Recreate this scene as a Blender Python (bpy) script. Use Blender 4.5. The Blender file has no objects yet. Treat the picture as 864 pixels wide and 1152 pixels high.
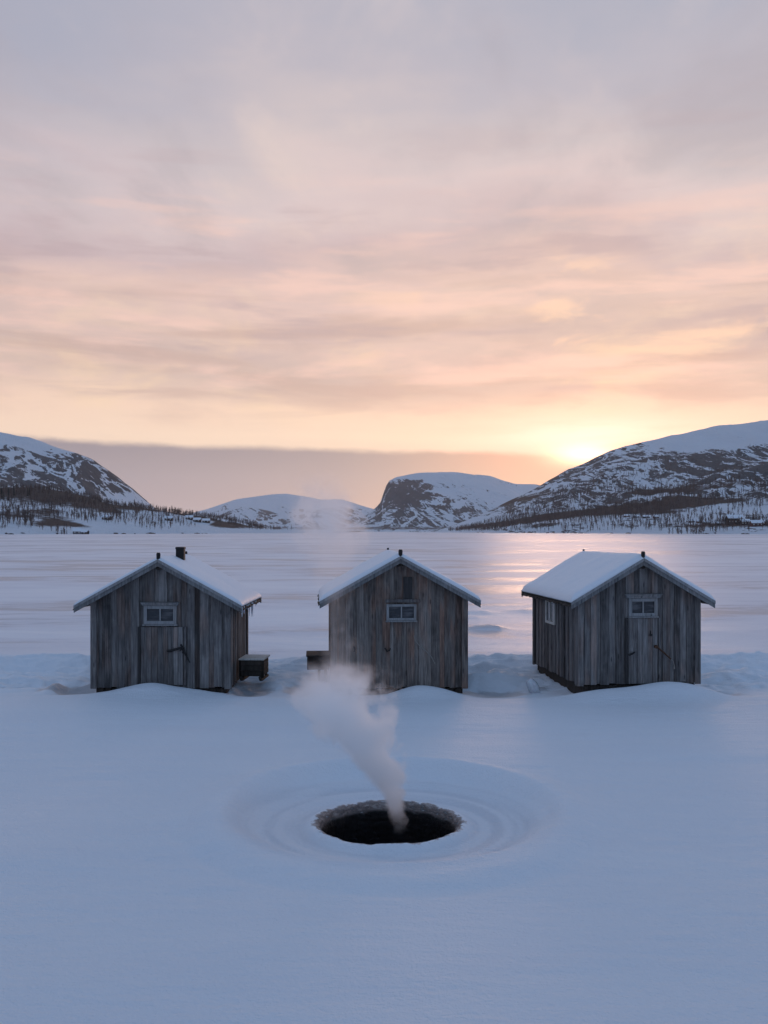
import bpy, math, random
import numpy as np
from math import radians as R, pi
random.seed(7)
rng = np.random.default_rng(11)
sc = bpy.context.scene
COL = sc.collection
F = 1100.0            # focal length in photo pixels (864 wide)
CAMZ = 3.0
HOR = 597.0
CX = 432.0

# ------------------------------------------------------------------ noise
def _hash(ix, iy, s):
    h = (ix.astype(np.int64) * 374761393 + iy.astype(np.int64) * 668265263 + s * 1442695041) & 0xffffffff
    h = ((h ^ (h >> 13)) * 1274126177) & 0xffffffff
    h = h ^ (h >> 16)
    return (h & 0xffff) / 65535.0
def vnoise(x, y, s=0):
    x = np.asarray(x, float); y = np.asarray(y, float)
    ix = np.floor(x); iy = np.floor(y); fx = x - ix; fy = y - iy
    fx = fx * fx * fx * (fx * (fx * 6 - 15) + 10); fy = fy * fy * fy * (fy * (fy * 6 - 15) + 10)
    a = _hash(ix, iy, s); b = _hash(ix + 1, iy, s); c = _hash(ix, iy + 1, s); d = _hash(ix + 1, iy + 1, s)
    return (a * (1 - fx) + b * fx) * (1 - fy) + (c * (1 - fx) + d * fx) * fy
def fbm(x, y, o=4, s=0, g=0.5):
    v = 0; a = 1; t = 0
    for k in range(o):
        v = v + a * vnoise(x * 2 ** k + 17.3 * k, y * 2 ** k - 9.1 * k, s + k); t += a; a *= g
    return v / t
def ridged(x, y, o=4, s=0):
    v = 0; a = 1; t = 0
    for k in range(o):
        v = v + a * (1 - np.abs(2 * vnoise(x * 2 ** k + 31 * k, y * 2 ** k + 5 * k, s + k) - 1)); t += a; a *= .5
    return v / t
def sstep(a, b, x):
    t = np.clip((x - a) / (b - a), 0, 1); return t * t * (3 - 2 * t)

# ------------------------------------------------------------------ materials
class NT:
    def __init__(s, name, world=False):
        if world:
            s.m = bpy.data.worlds.new(name)
        else:
            s.m = bpy.data.materials.new(name)
        s.m.use_nodes = True
        s.t = s.m.node_tree; s.t.nodes.clear()
    def n(s, typ, **kw):
        nd = s.t.nodes.new(typ)
        for k, v in kw.items():
            if k.startswith('i_'):
                key = k[2:]; key = int(key) if key.isdigit() else key.replace('_', ' ')
                s.put(nd.inputs[key], v)
            else: setattr(nd, k, v)
        return nd
    def put(s, sock, v):
        if isinstance(v, bpy.types.NodeSocket): s.t.links.new(v, sock)
        elif isinstance(v, bpy.types.Node): s.t.links.new(v.outputs[0], sock)
        else:
            if isinstance(v, (tuple, list)) and len(v) == 3 and sock.type == 'RGBA': v = (*v, 1)
            sock.default_value = v
    def math(s, op, a, b=None, c=None, clamp=False):
        nd = s.t.nodes.new('ShaderNodeMath'); nd.operation = op; nd.use_clamp = clamp
        s.put(nd.inputs[0], a)
        if b is not None: s.put(nd.inputs[1], b)
        if c is not None: s.put(nd.inputs[2], c)
        return nd.outputs[0]
    def mix(s, f, a, b, blend='MIX'):
        nd = s.t.nodes.new('ShaderNodeMix'); nd.data_type = 'RGBA'; nd.blend_type = blend
        s.put(nd.inputs[0], f); s.put(nd.inputs[6], a); s.put(nd.inputs[7], b)
        return nd.outputs[2]
    def mr(s, v, a, b, c=0.0, d=1.0, smooth=True):
        nd = s.t.nodes.new('ShaderNodeMapRange')
        nd.interpolation_type = 'SMOOTHSTEP' if smooth else 'LINEAR'
        for i, q in enumerate((v, a, b, c, d)): s.put(nd.inputs[i], q)
        return nd.outputs[0]
    def ramp(s, f, pts, interp='LINEAR'):
        nd = s.t.nodes.new('ShaderNodeValToRGB'); cr = nd.color_ramp; cr.interpolation = interp
        while len(cr.elements) < len(pts): cr.elements.new(1)
        for e, (p, c) in zip(cr.elements, pts):
            e.position = p; e.color = (*c, 1) if len(c) == 3 else c
        s.put(nd.inputs[0], f); return nd.outputs[0]
    def noise(s, vec, scale, detail=3, rough=.5, dist=0.0, dim='3D'):
        nd = s.t.nodes.new('ShaderNodeTexNoise'); nd.noise_dimensions = dim
        s.put(nd.inputs['Vector'], vec); nd.inputs['Scale'].default_value = scale
        nd.inputs['Detail'].default_value = detail; nd.inputs['Roughness'].default_value = rough
        nd.inputs['Distortion'].default_value = dist
        return nd.outputs[0]
    def vmul(s, vec, v):
        nd = s.t.nodes.new('ShaderNodeVectorMath'); nd.operation = 'MULTIPLY'
        s.put(nd.inputs[0], vec); nd.inputs[1].default_value = v; return nd.outputs[0]
    def sep(s, vec):
        nd = s.t.nodes.new('ShaderNodeSeparateXYZ'); s.put(nd.inputs[0], vec); return nd.outputs
    def comb(s, x, y, z):
        nd = s.t.nodes.new('ShaderNodeCombineXYZ')
        for i, q in enumerate((x, y, z)): s.put(nd.inputs[i], q)
        return nd.outputs[0]
    def pos(s): return s.n('ShaderNodeNewGeometry').outputs['Position']
    def obj(s): return s.n('ShaderNodeTexCoord').outputs['Object']
    def attr(s, name): return s.n('ShaderNodeAttribute', attribute_name=name).outputs['Fac']
    def bump(s, h, strength, dist):
        nd = s.t.nodes.new('ShaderNodeBump'); s.put(nd.inputs['Height'], h)
        s.put(nd.inputs['Strength'], strength); nd.inputs['Distance'].default_value = dist
        return nd.outputs[0]
    def pbr(s, col, rough=.7, spec=.3, normal=None, metal=0, **kw):
        b = s.t.nodes.new('ShaderNodeBsdfPrincipled')
        s.put(b.inputs['Base Color'], col); s.put(b.inputs['Roughness'], rough)
        s.put(b.inputs['Specular IOR Level'], spec); b.inputs['Metallic'].default_value = metal
        if normal is not None: s.put(b.inputs['Normal'], normal)
        for k, v in kw.items(): s.put(b.inputs[k.replace('_', ' ')], v)
        o = s.t.nodes.new('ShaderNodeOutputMaterial'); s.t.links.new(b.outputs[0], o.inputs[0])
        return b
M = {}

def wood_mat(name, c_dark, c_mid, c_light, warm, rough=.8):
    t = NT(name); o = t.obj(); tone = t.attr('tone')
    off = t.n('ShaderNodeVectorMath', operation='ADD', i_0=o, i_1=t.comb(t.math('MULTIPLY', tone, 13.7), t.math('MULTIPLY', tone, 7.1), t.math('MULTIPLY', tone, 31.0))).outputs[0]
    grain = t.noise(t.vmul(off, (38, 38, 1.6)), 1, 4, .62, .6)
    fine = t.noise(t.vmul(off, (120, 120, 3.0)), 1, 3, .6)
    blot = t.noise(t.vmul(off, (5, 5, 2.2)), 1, 3, .6, .8)
    f = t.math('ADD', t.math('ADD', t.math('MULTIPLY', tone, .60), .01), t.math('MULTIPLY', t.math('SUBTRACT', grain, .5), .9))
    f = t.math('ADD', f, t.math('MULTIPLY', t.math('SUBTRACT', blot, .5), .5))
    f = t.math('ADD', f, t.math('MULTIPLY', t.math('SUBTRACT', fine, .5), .3), clamp=True)
    f = t.math('ADD', f, .15)
    c = t.ramp(f, [(0.0, tuple(q * .45 for q in c_dark)), (.22, c_dark), (.5, c_mid), (.85, c_light)])
    c = t.mix(t.math('MULTIPLY', t.mr(t.noise(t.vmul(off, (2.4, 2.4, .8)), 1, 2), .5, .68), .75), c, t.mix(1.0, c, warm, 'MULTIPLY'))
    # knots
    v = t.n('ShaderNodeTexVoronoi', i_Vector=t.vmul(off, (7, 7, 1.7)), i_Scale=1.0)
    kn = t.mr(v.outputs['Distance'], .05, .13, 1, 0)
    c = t.mix(t.math('MULTIPLY', kn, .7), c, tuple(q * .35 for q in c_dark))
    t.pbr(c, rough, .25, t.bump(t.math('ADD', grain, t.math('MULTIPLY', fine, .4)), .5, .006))
    return t.m
M['wood'] = wood_mat('weathered_wood', (.055, .051, .050), (.160, .148, .142), (.33, .312, .30), (1.18, .92, .80))
M['wood_warm'] = wood_mat('weathered_warm_wood', (.060, .050, .046), (.185, .158, .140), (.38, .335, .30), (1.30, .86, .68))
M['trim'] = wood_mat('pale_trim_wood', (.11, .11, .112), (.235, .235, .235), (.38, .38, .38), (1.05, .97, .92))
M['dark_wood'] = wood_mat('dark_timber', (.022, .018, .015), (.045, .037, .031), (.085, .07, .06), (1.1, .9, .8))
M['lid_wood'] = wood_mat('pale_lid', (.42, .40, .36), (.58, .55, .50), (.72, .69, .65), (1.05, .97, .9))

def simple(name, col, rough, spec=.4, metal=0, bscale=40, bst=.2, var=.35):
    t = NT(name); o = t.obj(); n = t.noise(o, bscale, 3)
    c = t.mix(t.math('MULTIPLY', n, var), col, tuple(q * .5 for q in col))
    t.pbr(c, rough, spec, t.bump(n, bst, .004), metal)
    return t.m
M['iron'] = simple('black_iron', (.02, .018, .018), .55, .4, .3)
M['rust'] = simple('rusty_iron', (.10, .05, .03), .8, .2)
M['rope'] = simple('pale_rope', (.30, .27, .24), .9, .1)
def snow_mat(name, scale=1.0):
    t = NT(name); o = t.pos()
    n = t.noise(o, 9, 4, .55); n2 = t.noise(o, 60, 2)
    h = t.math('ADD', n, t.math('MULTIPLY', n2, .25))
    c = t.mix(n, (.80, .82, .86), (.86, .87, .89))
    t.pbr(c, .55, .35, t.bump(h, .35, .03 * scale))
    return t.m
M['snow'] = snow_mat('roof_snow')
t = NT('ice'); n = t.noise(t.pos(), 22, 3)
t.pbr(t.mix(n, (.55, .58, .62), (.78, .80, .82)), .25, .5, t.bump(n, .4, .02), Subsurface_Weight=.2); M['ice'] = t.m
t = NT('window_glass'); o = t.obj()
nn = t.noise(t.vmul(o, (3, 3, 14)), 1, 3)
t.pbr(t.mix(t.mr(nn, .45, .7), (.022, .026, .032), (.10, .10, .105)), .12, .5, t.bump(t.noise(o, 6, 2), .08, .01)); M['glass'] = t.m
t = NT('hole_water'); t.pbr((.004, .004, .005), .08, .3, t.bump(t.noise(t.pos(), 5, 2), .05, .02)); M['water'] = t.m

# ------------------------------------------------------------------ object helpers
def tag(o, label=None, cat=None, group=None, kind=None):
    if label: o['label'] = label
    if cat: o['category'] = cat
    if group: o['group'] = group
    if kind: o['kind'] = kind
    return o
def empty(name, loc, rz=0):
    o = bpy.data.objects.new(name, None); COL.objects.link(o)
    o.location = loc; o.rotation_euler = (0, 0, rz); o.empty_display_size = .3
    return o
class MB:
    def __init__(s): s.v = []; s.f = []; s.t = []; s.tone = .5
    def add(s, vs, fs, tone=None):
        b = len(s.v); s.v += [tuple(p) for p in vs]
        for f in fs: s.f.append([b + i for i in f]); s.t.append(s.tone if tone is None else tone)
        return s
    def hexa(s, p, tone=None):   # 8 points: bottom 4 ccw, top 4 ccw
        return s.add(p, [(3, 2, 1, 0), (4, 5, 6, 7), (0, 1, 5, 4), (1, 2, 6, 5), (2, 3, 7, 6), (3, 0, 4, 7)], tone)
    def box(s, x0, x1, y0, y1, z0, z1, tone=None):
        return s.hexa([(x0, y0, z0), (x1, y0, z0), (x1, y1, z0), (x0, y1, z0), (x0, y0, z1), (x1, y0, z1), (x1, y1, z1), (x0, y1, z1)], tone)
    def bbox(s, x0, x1, y0, y1, z0, z1, b=.008, tone=None):   # box with chamfered vertical + top edges
        prof = [(x0 + b, y0), (x1 - b, y0), (x1, y0 + b), (x1, y1 - b), (x1 - b, y1), (x0 + b, y1), (x0, y1 - b), (x0, y0 + b)]
        inn = [(x0 + 2 * b, y0 + b), (x1 - 2 * b, y0 + b), (x1 - b, y0 + 2 * b), (x1 - b, y1 - 2 * b), (x1 - 2 * b, y1 - b), (x0 + 2 * b, y1 - b), (x0 + b, y1 - 2 * b), (x0 + b, y0 + 2 * b)]
        vs = [(x, y, z0) for x, y in inn] + [(x, y, z0 + b) for x, y in prof] + [(x, y, z1 - b) for x, y in prof] + [(x, y, z1) for x, y in inn]
        fs = [tuple(range(7, -1, -1)), tuple(range(24, 32))]
        for k in range(3):
            for i in range(8):
                j = (i + 1) % 8; fs.append((8 * k + i, 8 * k + j, 8 * k + 8 + j, 8 * k + 8 + i))
        return s.add(vs, fs, tone)
    def tube(s, pts, rad, n=8, tone=None, cap=True):
        P = [np.array(p, float) for p in pts]; vs = []; fs = []
        for i, p in enumerate(P):
            d = P[min(i + 1, len(P) - 1)] - P[max(i - 1, 0)]; d = d / (np.linalg.norm(d) + 1e-9)
            a = np.cross(d, (0, 0, 1.0)) if abs(d[2]) < .9 else np.cross(d, (1.0, 0, 0))
            a /= np.linalg.norm(a); b = np.cross(d, a)
            r = rad[i] if isinstance(rad, (list, tuple)) else rad
            for k in range(n):
                q = 2 * pi * k / n; vs.append(p + r * (math.cos(q) * a + math.sin(q) * b))
        for i in range(len(P) - 1):
            for k in range(n):
                k2 = (k + 1) % n; fs.append((i * n + k, i * n + k2, (i + 1) * n + k2, (i + 1) * n + k))
        if cap: fs += [tuple(range(n - 1, -1, -1)), tuple(range((len(P) - 1) * n, len(P) * n))]
        return s.add(vs, fs, tone)
    def build(s, name, mat, parent=None, smooth=False):
        me = bpy.data.meshes.new(name); me.from_pydata(s.v, [], s.f); me.materials.append(mat)
        at = me.attributes.new('tone', 'FLOAT', 'FACE'); at.data.foreach_set('value', np.array(s.t, dtype=np.float32))
        if smooth: me.polygons.foreach_set('use_smooth', [True] * len(me.polygons))
        me.update()
        import bmesh
        bm = bmesh.new(); bm.from_mesh(me); bmesh.ops.recalc_face_normals(bm, faces=bm.faces); bm.to_mesh(me); bm.free()
        o = bpy.data.objects.new(name, me); COL.objects.link(o)
        if parent: o.parent = parent
        return o
def mesh_np(name, verts, quads, mat, smooth=True, parent=None, tris=None, attrs=None):
    me = bpy.data.meshes.new(name)
    verts = np.asarray(verts, np.float32)
    loops = []; starts = []; tot = []
    nq = 0 if quads is None else len(quads); nt = 0 if tris is None else len(tris)
    me.vertices.add(len(verts)); me.vertices.foreach_set('co', verts.ravel())
    me.loops.add(nq * 4 + nt * 3); me.polygons.add(nq + nt)
    li = []
    if nq: li.append(np.asarray(quads, np.int32).ravel())
    if nt: li.append(np.asarray(tris, np.int32).ravel())
    me.loops.foreach_set('vertex_index', np.concatenate(li))
    st = np.concatenate([np.arange(nq) * 4, nq * 4 + np.arange(nt) * 3]).astype(np.int32)
    me.polygons.foreach_set('loop_start', st)
    me.polygons.foreach_set('use_smooth', np.full(nq + nt, smooth))
    me.materials.append(mat)
    for k, a in (attrs or {}).items():
        at = me.attributes.new(k, 'FLOAT', 'POINT'); at.data.foreach_set('value', np.asarray(a, np.float32))
    me.update(calc_edges=True); me.validate()
    o = bpy.data.objects.new(name, me); COL.objects.link(o)
    if parent: o.parent = parent
    return o
def px(x, y, Y): return ((x - CX) / F * Y, Y, CAMZ - (y - HOR) / F * Y)

# ------------------------------------------------------------------ ground: lake with snow
HX, HY, HR = .05, 10.24, .735          # ice hole
HUTS = [dict(x=-4.21, y=18.45, rz=R(-1)), dict(x=.293, y=18.4, rz=R(4)), dict(x=4.73, y=18.15, rz=R(7))]
def gauss(x, y, cx, cy, sx, sy): return np.exp(-((x - cx) / sx) ** 2 - ((y - cy) / sy) ** 2)
def ground_h(x, y):
    x = np.asarray(x, float); y = np.asarray(y, float)
    near = 1 - sstep(24, 40, y)
    far = sstep(20.5, 23.5, y + 1.2 * (fbm(x * .35, y * .2, 3, 60) - .5))
    h = (fbm(x * .22, y * .35, 3, 1) - .5) * .14 * near * sstep(2, 9, np.hypot(x - HX, y - HY) + 3)
    # long wind ripples running across the snow
    h += (1 - far) * .017 * (ridged(x * .55 + 3, y * 2.1 + .5 * fbm(x * .5, y * .5, 2, 5), 3, 8) - .5)
    h += (1 - far) * .006 * (fbm(x * 3, y * 7, 2, 14) - .5)
    # front sheet of snow ends in a low edge ahead of the huts
    edge = 17.75 + .35 * (fbm(x * .5, y * 0, 2, 21) - .5)
    zone = sstep(edge - .15, edge + .5, y) * (1 - sstep(20.6, 21.6, y))
    h -= .075 * zone
    # bank of drifts behind the huts
    yb = 21.7 + 1.0 * (fbm(x * .28, x * 0 + 3, 3, 30) - .5)
    amp = .05 + .34 * fbm(x * .45, y * .1, 3, 33)
    dy = y - yb
    h += amp * np.exp(-np.where(dy < 0, (dy / .5) ** 2, (dy / .45) ** 2))
    band = sstep(18.3, 19.4, y) * (1 - sstep(21.8, 23.0, y))
    h += band * (.26 * (ridged(x * 1.1 + .5 * y, y * 1.3, 4, 41) - .62) + .07 * (fbm(x * 3.3, y * 4.3, 3, 44) - .5) +   .085 * (ridged(x * 2.6, y * 5, 4, 47) - .6))
    # drifts against the hut fronts
    for cx_, cy_, sx, sy, a in ((-4.35, 18.05, .62, .42, .205), (-3.5, 18.1, .6, .3, .085), (-5.2, 17.95, .5, .3, .03),
                                (.62, 18.0, .50, .42, .20), (1.2, 18.0, .4, .3, .09),
                                (5.15, 17.75, .55, .40, .23), (5.75, 17.9, .5, .35, .15), (4.0, 17.65, .7, .42, .15), (4.6, 17.7, .5, .4, .06)):
        h += a * gauss(x, y, cx_, cy_, sx, sy)
    # wind scoops beside the huts
    for cx_, cy_, sx, sy, a in ((-5.95, 18.75, .5, .42, .14), (-2.55, 19.0, .33, .7, .12), (-1.3, 18.9, .4, .6, .10),
                                (2.05, 18.8, .5, .5, .10), (3.1, 19.6, .34, .9, .03), (6.35, 18.6, .5, .5, .12)):
        h -= a * gauss(x, y, cx_, cy_, sx, sy)
    h += .22 * gauss(x, y, 2.55, 19.9, .6, .35) + .16 * gauss(x, y, 1.9, 19.5, .5, .3) + .10 * gauss(x, y, -1.9, 20.0, .5, .3) + .10 * gauss(x, y, 7.3, 20.3, .8, .4) - .04 * gauss(x, y, -6.8, 19.4, .5, .3)
    h += .13 * gauss(x, y, -6.35, 18.75, .16, .35)
    # patches of drift on the lake
    for cx_, cy_, sx, sy, a in ((3.1, 29.5, .55, .5, .16), (3.45, 35.6, .55, .6, .12), (5.2, 36.0, .6, .6, .12), (3.0, 33.5, .5, .6, .06), (-1.2, 27, .8, .5, .05)):
        h += a * gauss(x, y, cx_, cy_, sx, sy) * (.6 + .8 * fbm(x * 2, y * 2, 3, 50))
    h += far * sstep(21, 24, y) * (1 - sstep(150, 400, y)) * .09 * (ridged(x * .12, y * .22, 4, 52) - .6)
    # soft crust ridges in the foreground
    yl = 8.85 + .17 * (x + 3.4) + .25 * (fbm(x * .6, x * 0, 2, 61) - .5); dl = y - yl
    h += .035 * np.where(dl < 0, np.exp(-(dl / .30) ** 2), np.exp(-(dl / .9) ** 2)) * sstep(-1.2, -2.2, x) * sstep(2.6, 3.3, np.hypot(x - HX, y - HY))
    yl = 13.2 - .20 * (x - 4) + .3 * (fbm(x * .6, x * 0, 2, 63) - .5); dl = y - yl
    h += .03 * np.where(dl < 0, np.exp(-(dl / .35) ** 2), np.exp(-(dl / .9) ** 2)) * sstep(3.0, 4.0, x)
    h += (1 - far) * .022 * (ridged(x * 1.6 + .8 * fbm(x, y, 2, 65), y * 4.2, 3, 66) - .6) * sstep(.45, .62, fbm(x * .35, y * .5, 2, 68))
    return h
def hole_h(r, a):
    """dish of snow round the hole as height over the surrounding snow"""
    ca, sa = np.cos(a), np.sin(a)
    n = fbm(ca * 1.1 + 5, sa * 1.1 + 5, 2, 71) - .5
    rr = r + .22 * n * sstep(.9, 1.5, r)
    rim = 1.84 + .20 * sa
    out = (.115 + .05 * sa) * np.exp(-((rr - rim) / np.where(rr < rim, .20, .40)) ** 2)
    basin = -.10 * sstep(rim + .1, 1.0, rr)
    lip = .06 * np.exp(-((r - HR - .05) / .08) ** 2) * (1 + .7 * (fbm(ca * 4 + 3, sa * 6 + 3, 3, 73) - .5))
    ter = .014 * np.sin(rr * 17) * np.exp(-((rr - 1.40) / .42) ** 2) + .010 * np.sin(rr * 13 + 1) * np.exp(-((rr - 2.2) / .3) ** 2)
    ter = ter * (.5 + 1.1 * fbm(ca * 2.5 + 8, sa * 2.5 + rr, 2, 75)) + .012 * (fbm(a * 1.2 + 7, rr * 9, 3, 77) - .5)
    return (out + basin + lip + ter) * (1 - sstep(2.3, 2.75, r))
def total_h(x, y):
    dx, dy = x - HX, y - HY
    r = np.hypot(dx, dy)
    w = sstep(1.0, 2.6, r)
    return ground_h(x, y) * (.25 + .75 * w) + hole_h(r, np.arctan2(dy, dx))
def lines(lo, hi, step, far_lo, far_hi, g=1.13):
    c = list(np.arange(lo, hi + step * .5, step)); s = step; a = c[-1]
    up = []
    while a < far_hi: s *= g; a += s; up.append(a)
    s = step; a = c[0]; dn = []
    while a > far_lo: s *= g; a -= s; dn.append(a)
    return np.array(dn[::-1] + c + up)
STEP = .05
xs = lines(-11.0, 11.0, STEP, -9000, 9000, 1.12)
ys = lines(4.4, 26.0, STEP, -400, 9500, 1.05)
i0 = int(np.argmin(abs(xs - (HX - 2.8)))); i1 = int(np.argmin(abs(xs - (HX + 2.8))))
j0 = int(np.argmin(abs(ys - (HY - 2.8)))); j1 = int(np.argmin(abs(ys - (HY + 2.8))))
X, Y = np.meshgrid(xs, ys); nx, ny = len(xs), len(ys)
Z = total_h(X, Y)
V = np.stack([X.ravel(), Y.ravel(), Z.ravel()], 1)
jj, ii = np.meshgrid(np.arange(ny - 1), np.arange(nx - 1), indexing='ij')
keep = ~((ii >= i0) & (ii < i1) & (jj >= j0) & (jj < j1))
b = (jj * nx + ii)[keep]
Q = np.stack([b, b + 1, b + 1 + nx, b + nx], 1)
# polar patch between the square cut-out and the hole
per = [(i, j0) for i in range(i0, i1)] + [(i1, j) for j in range(j0, j1)] + [(i, j1) for i in range(i1, i0, -1)] + [(i0, j) for j in range(j1, j0, -1)]
pid = np.array([j * nx + i for i, j in per]); PX = xs[[i for i, j in per]]; PY = ys[[j for i, j in per]]
ang = np.arctan2(PY - HY, PX - HX); rb = np.hypot(PX - HX, PY - HY)
npr = len(per)
wob = 1 + .018 * (fbm(np.cos(ang) * 3 + 9, np.sin(ang) * 3 + 9, 3, 81) - .5) * 2
rings = []
NR = 62
for k in range(1, NR + 1):
    f = (1 - k / NR)
    f = f ** 1.15
    Rr = HR * wob + f * (rb - HR * wob)
    x = HX + Rr * np.cos(ang); y = HY + Rr * np.sin(ang)
    rings.append(np.stack([x, y, total_h(x, y)], 1))
top = rings[-1][:, 2].copy()
for dep, dr in ((.012, -.006), (.03, -.014), (.055, -.02), (.085, -.03), (.12, -.045), (.17, -.04), (.26, -.03), (.4, -.02), (.62, -.02)):
    nz = fbm(np.cos(ang) * 9 + dep * 30, np.sin(ang) * 9 - dep * 17, 3, 84) - .5
    Rr = HR * wob + dr + .035 * nz
    rings.append(np.stack([HX + Rr * np.cos(ang), HY + Rr * np.sin(ang), top - dep], 1))
base = len(V); ids = [pid]
for k, rg in enumerate(rings):
    ids.append(np.arange(base, base + npr)); base += npr
V = np.concatenate([V] + rings)
ql = [Q]
for a, c in zip(ids[:-1], ids[1:]):
    ql.append(np.stack([a, np.roll(a, -1), np.roll(c, -1), c], 1))
Q = np.concatenate(ql)
Q2 = Q
crust = np.zeros(len(V), np.float32)
off = ids[NR][0]
r_all = np.hypot(V[:, 0] - HX, V[:, 1] - HY)
crust[r_all < HR + .13] = np.clip((HR + .13 - r_all[r_all < HR + .13]) / .13, 0, 1)
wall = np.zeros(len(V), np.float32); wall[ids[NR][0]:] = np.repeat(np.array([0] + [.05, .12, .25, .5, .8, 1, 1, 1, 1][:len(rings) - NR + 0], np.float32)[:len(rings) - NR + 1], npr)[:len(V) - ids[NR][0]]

a_all = np.arctan2(V[:, 1] - HY, V[:, 0] - HX)
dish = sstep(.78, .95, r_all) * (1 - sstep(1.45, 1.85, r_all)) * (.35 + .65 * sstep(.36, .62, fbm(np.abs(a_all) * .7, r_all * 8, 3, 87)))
wet = np.zeros(len(V))
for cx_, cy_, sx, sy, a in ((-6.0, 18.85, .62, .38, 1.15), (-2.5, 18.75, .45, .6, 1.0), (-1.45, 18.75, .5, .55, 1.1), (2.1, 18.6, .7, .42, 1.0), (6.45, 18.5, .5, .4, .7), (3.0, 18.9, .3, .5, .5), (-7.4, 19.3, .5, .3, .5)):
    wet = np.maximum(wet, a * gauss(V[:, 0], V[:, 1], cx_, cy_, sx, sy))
t = NT('lake_snow_and_ice'); P = t.pos(); sx_, sy_, sz_ = t.sep(P)
fine = t.noise(t.vmul(P, (3.2, 9, 6)), 1, 4, .55)
grit = t.noise(P, 34, 3, .6)
pw = t.noise(t.vmul(P, (.35, 1.3, 1)), 1, 4, .5, .4)
bigd = t.noise(t.vmul(P, (.05, .05, 1)), 1, 2)
isice = t.mr(t.math('ADD', sy_, t.math('MULTIPLY', t.math('SUBTRACT', pw, .5), 3.0)), 21.4, 24.5)
# wind polished ice between thin snow
st1 = t.noise(t.vmul(P, (.06, .16, 1)), 1, 7, .66, .5)
st2 = t.noise(t.vmul(P, (.012, .02, 1)), 1, 5, .6, .4)
streak = t.math('ADD', t.math('MULTIPLY', st1, .6), t.math('MULTIPLY', st2, .4))
bare = t.math('MULTIPLY', t.mr(streak, .515, .56), isice)
thin = t.math('MULTIPLY', t.mr(streak, .40, .56), isice)
snowc = t.mix(pw, (.79, .815, .86), (.86, .87, .89))
col = t.mix(t.math('MULTIPLY', thin, .65), snowc, (.60, .62, .69))
col = t.mix(t.math('MULTIPLY', bare, .75), col, (.33, .36, .40))
rough = t.math('SUBTRACT', t.math('SUBTRACT', .60, t.math('MULTIPLY', isice, .10)), t.math('MULTIPLY', bare, .10))
spec = t.math('ADD', .22, t.math('MULTIPLY', isice, .33))
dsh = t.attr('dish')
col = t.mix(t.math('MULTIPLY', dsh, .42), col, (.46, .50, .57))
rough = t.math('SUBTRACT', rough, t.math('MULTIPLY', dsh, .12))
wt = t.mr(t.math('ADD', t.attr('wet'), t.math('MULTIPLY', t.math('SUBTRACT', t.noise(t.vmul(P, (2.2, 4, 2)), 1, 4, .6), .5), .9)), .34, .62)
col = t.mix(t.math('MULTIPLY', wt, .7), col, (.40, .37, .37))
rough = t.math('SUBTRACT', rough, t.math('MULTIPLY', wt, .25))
# hole rim: refrozen dirty ice then dark wet ice
cr = t.attr('crust'); wl = t.attr('wall')
sp = t.noise(t.vmul(P, (11, 11, 26)), 1, 5, .68)
crm = t.math('MULTIPLY', t.mr(t.math('ADD', cr, t.math('MULTIPLY', t.math('SUBTRACT', sp, .5), 1.8)), .50, .85), .85)
col = t.mix(crm, col, t.ramp(sp, [(.36, (.020, .014, .012)), (.50, (.15, .080, .050)), (.66, (.42, .34, .30))]))
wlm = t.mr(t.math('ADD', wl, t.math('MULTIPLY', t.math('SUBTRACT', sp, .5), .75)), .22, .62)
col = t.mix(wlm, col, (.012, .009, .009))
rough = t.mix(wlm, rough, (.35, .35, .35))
hgt = t.math('ADD', t.math('MULTIPLY', fine, .55), t.math('MULTIPLY', grit, .34))
hgt = t.math('ADD', hgt, t.math('MULTIPLY', t.math('MULTIPLY', sp, cr), .8))
fade = t.mr(sy_, 6, 60, .75, .06)
t.pbr(col, rough, spec, t.bump(hgt, fade, .06)); M['lake'] = t.m
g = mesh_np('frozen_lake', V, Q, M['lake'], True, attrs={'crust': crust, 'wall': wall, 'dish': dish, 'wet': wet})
tag(g, 'snow covered frozen lake with wind polished ice and drifts', kind='structure')
# water at the bottom of the hole
mb = MB(); N = 64
mb.add([(HX + .72 * math.cos(2 * pi * k / N), HY + .72 * math.sin(2 * pi * k / N), -.50) for k in range(N)] + [(HX, HY, -.50)], [(k, (k + 1) % N, N) for k in range(N)])
tag(mb.build('water', M['water']), 'black open water at the bottom of the round ice hole', kind='structure')

# ------------------------------------------------------------------ huts
def board_wall(mb, p0, p1, zb, ztop, nrm, r, wmin=.085, wmax=.15, dark=None):
    """vertical boards from p0 to p1 (2-D), outward normal nrm, top height given by ztop(s)"""
    p0 = np.array(p0, float); p1 = np.array(p1, float); L = np.linalg.norm(p1 - p0); d = (p1 - p0) / L; nrm = np.array(nrm, float)
    s = 0; k = 0
    while s < L - .01:
        w = r.uniform(wmin, wmax)
        if L - s - w < .05: w = L - s
        over = k % 2 == 0
        o = (.022 if over else .004) + r.uniform(-.003, .003); th = .022
        e = .012 if over else 0
        a, c = max(0, s - e) + .001, min(L, s + w + e) - .001
        lean = r.uniform(-.004, .004)
        tn = min(1, max(0, r.gauss(.5, .19)))
        if dark and dark(s + w / 2): tn = .08
        zb_ = zb + r.uniform(-.02, .012)
        def q(ss, oo, z): v = p0 + d * ss + nrm * oo; return (v[0], v[1], z)
        mb.hexa([q(a, o, zb_), q(c, o, zb_), q(c, o - th, zb_), q(a, o - th, zb_), q(a + lean, o, ztop(a)), q(c + lean, o, ztop(c)), q(c + lean, o - th, ztop(c)), q(a + lean, o - th, ztop(a))], tn)
        s += w; k += 1
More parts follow.
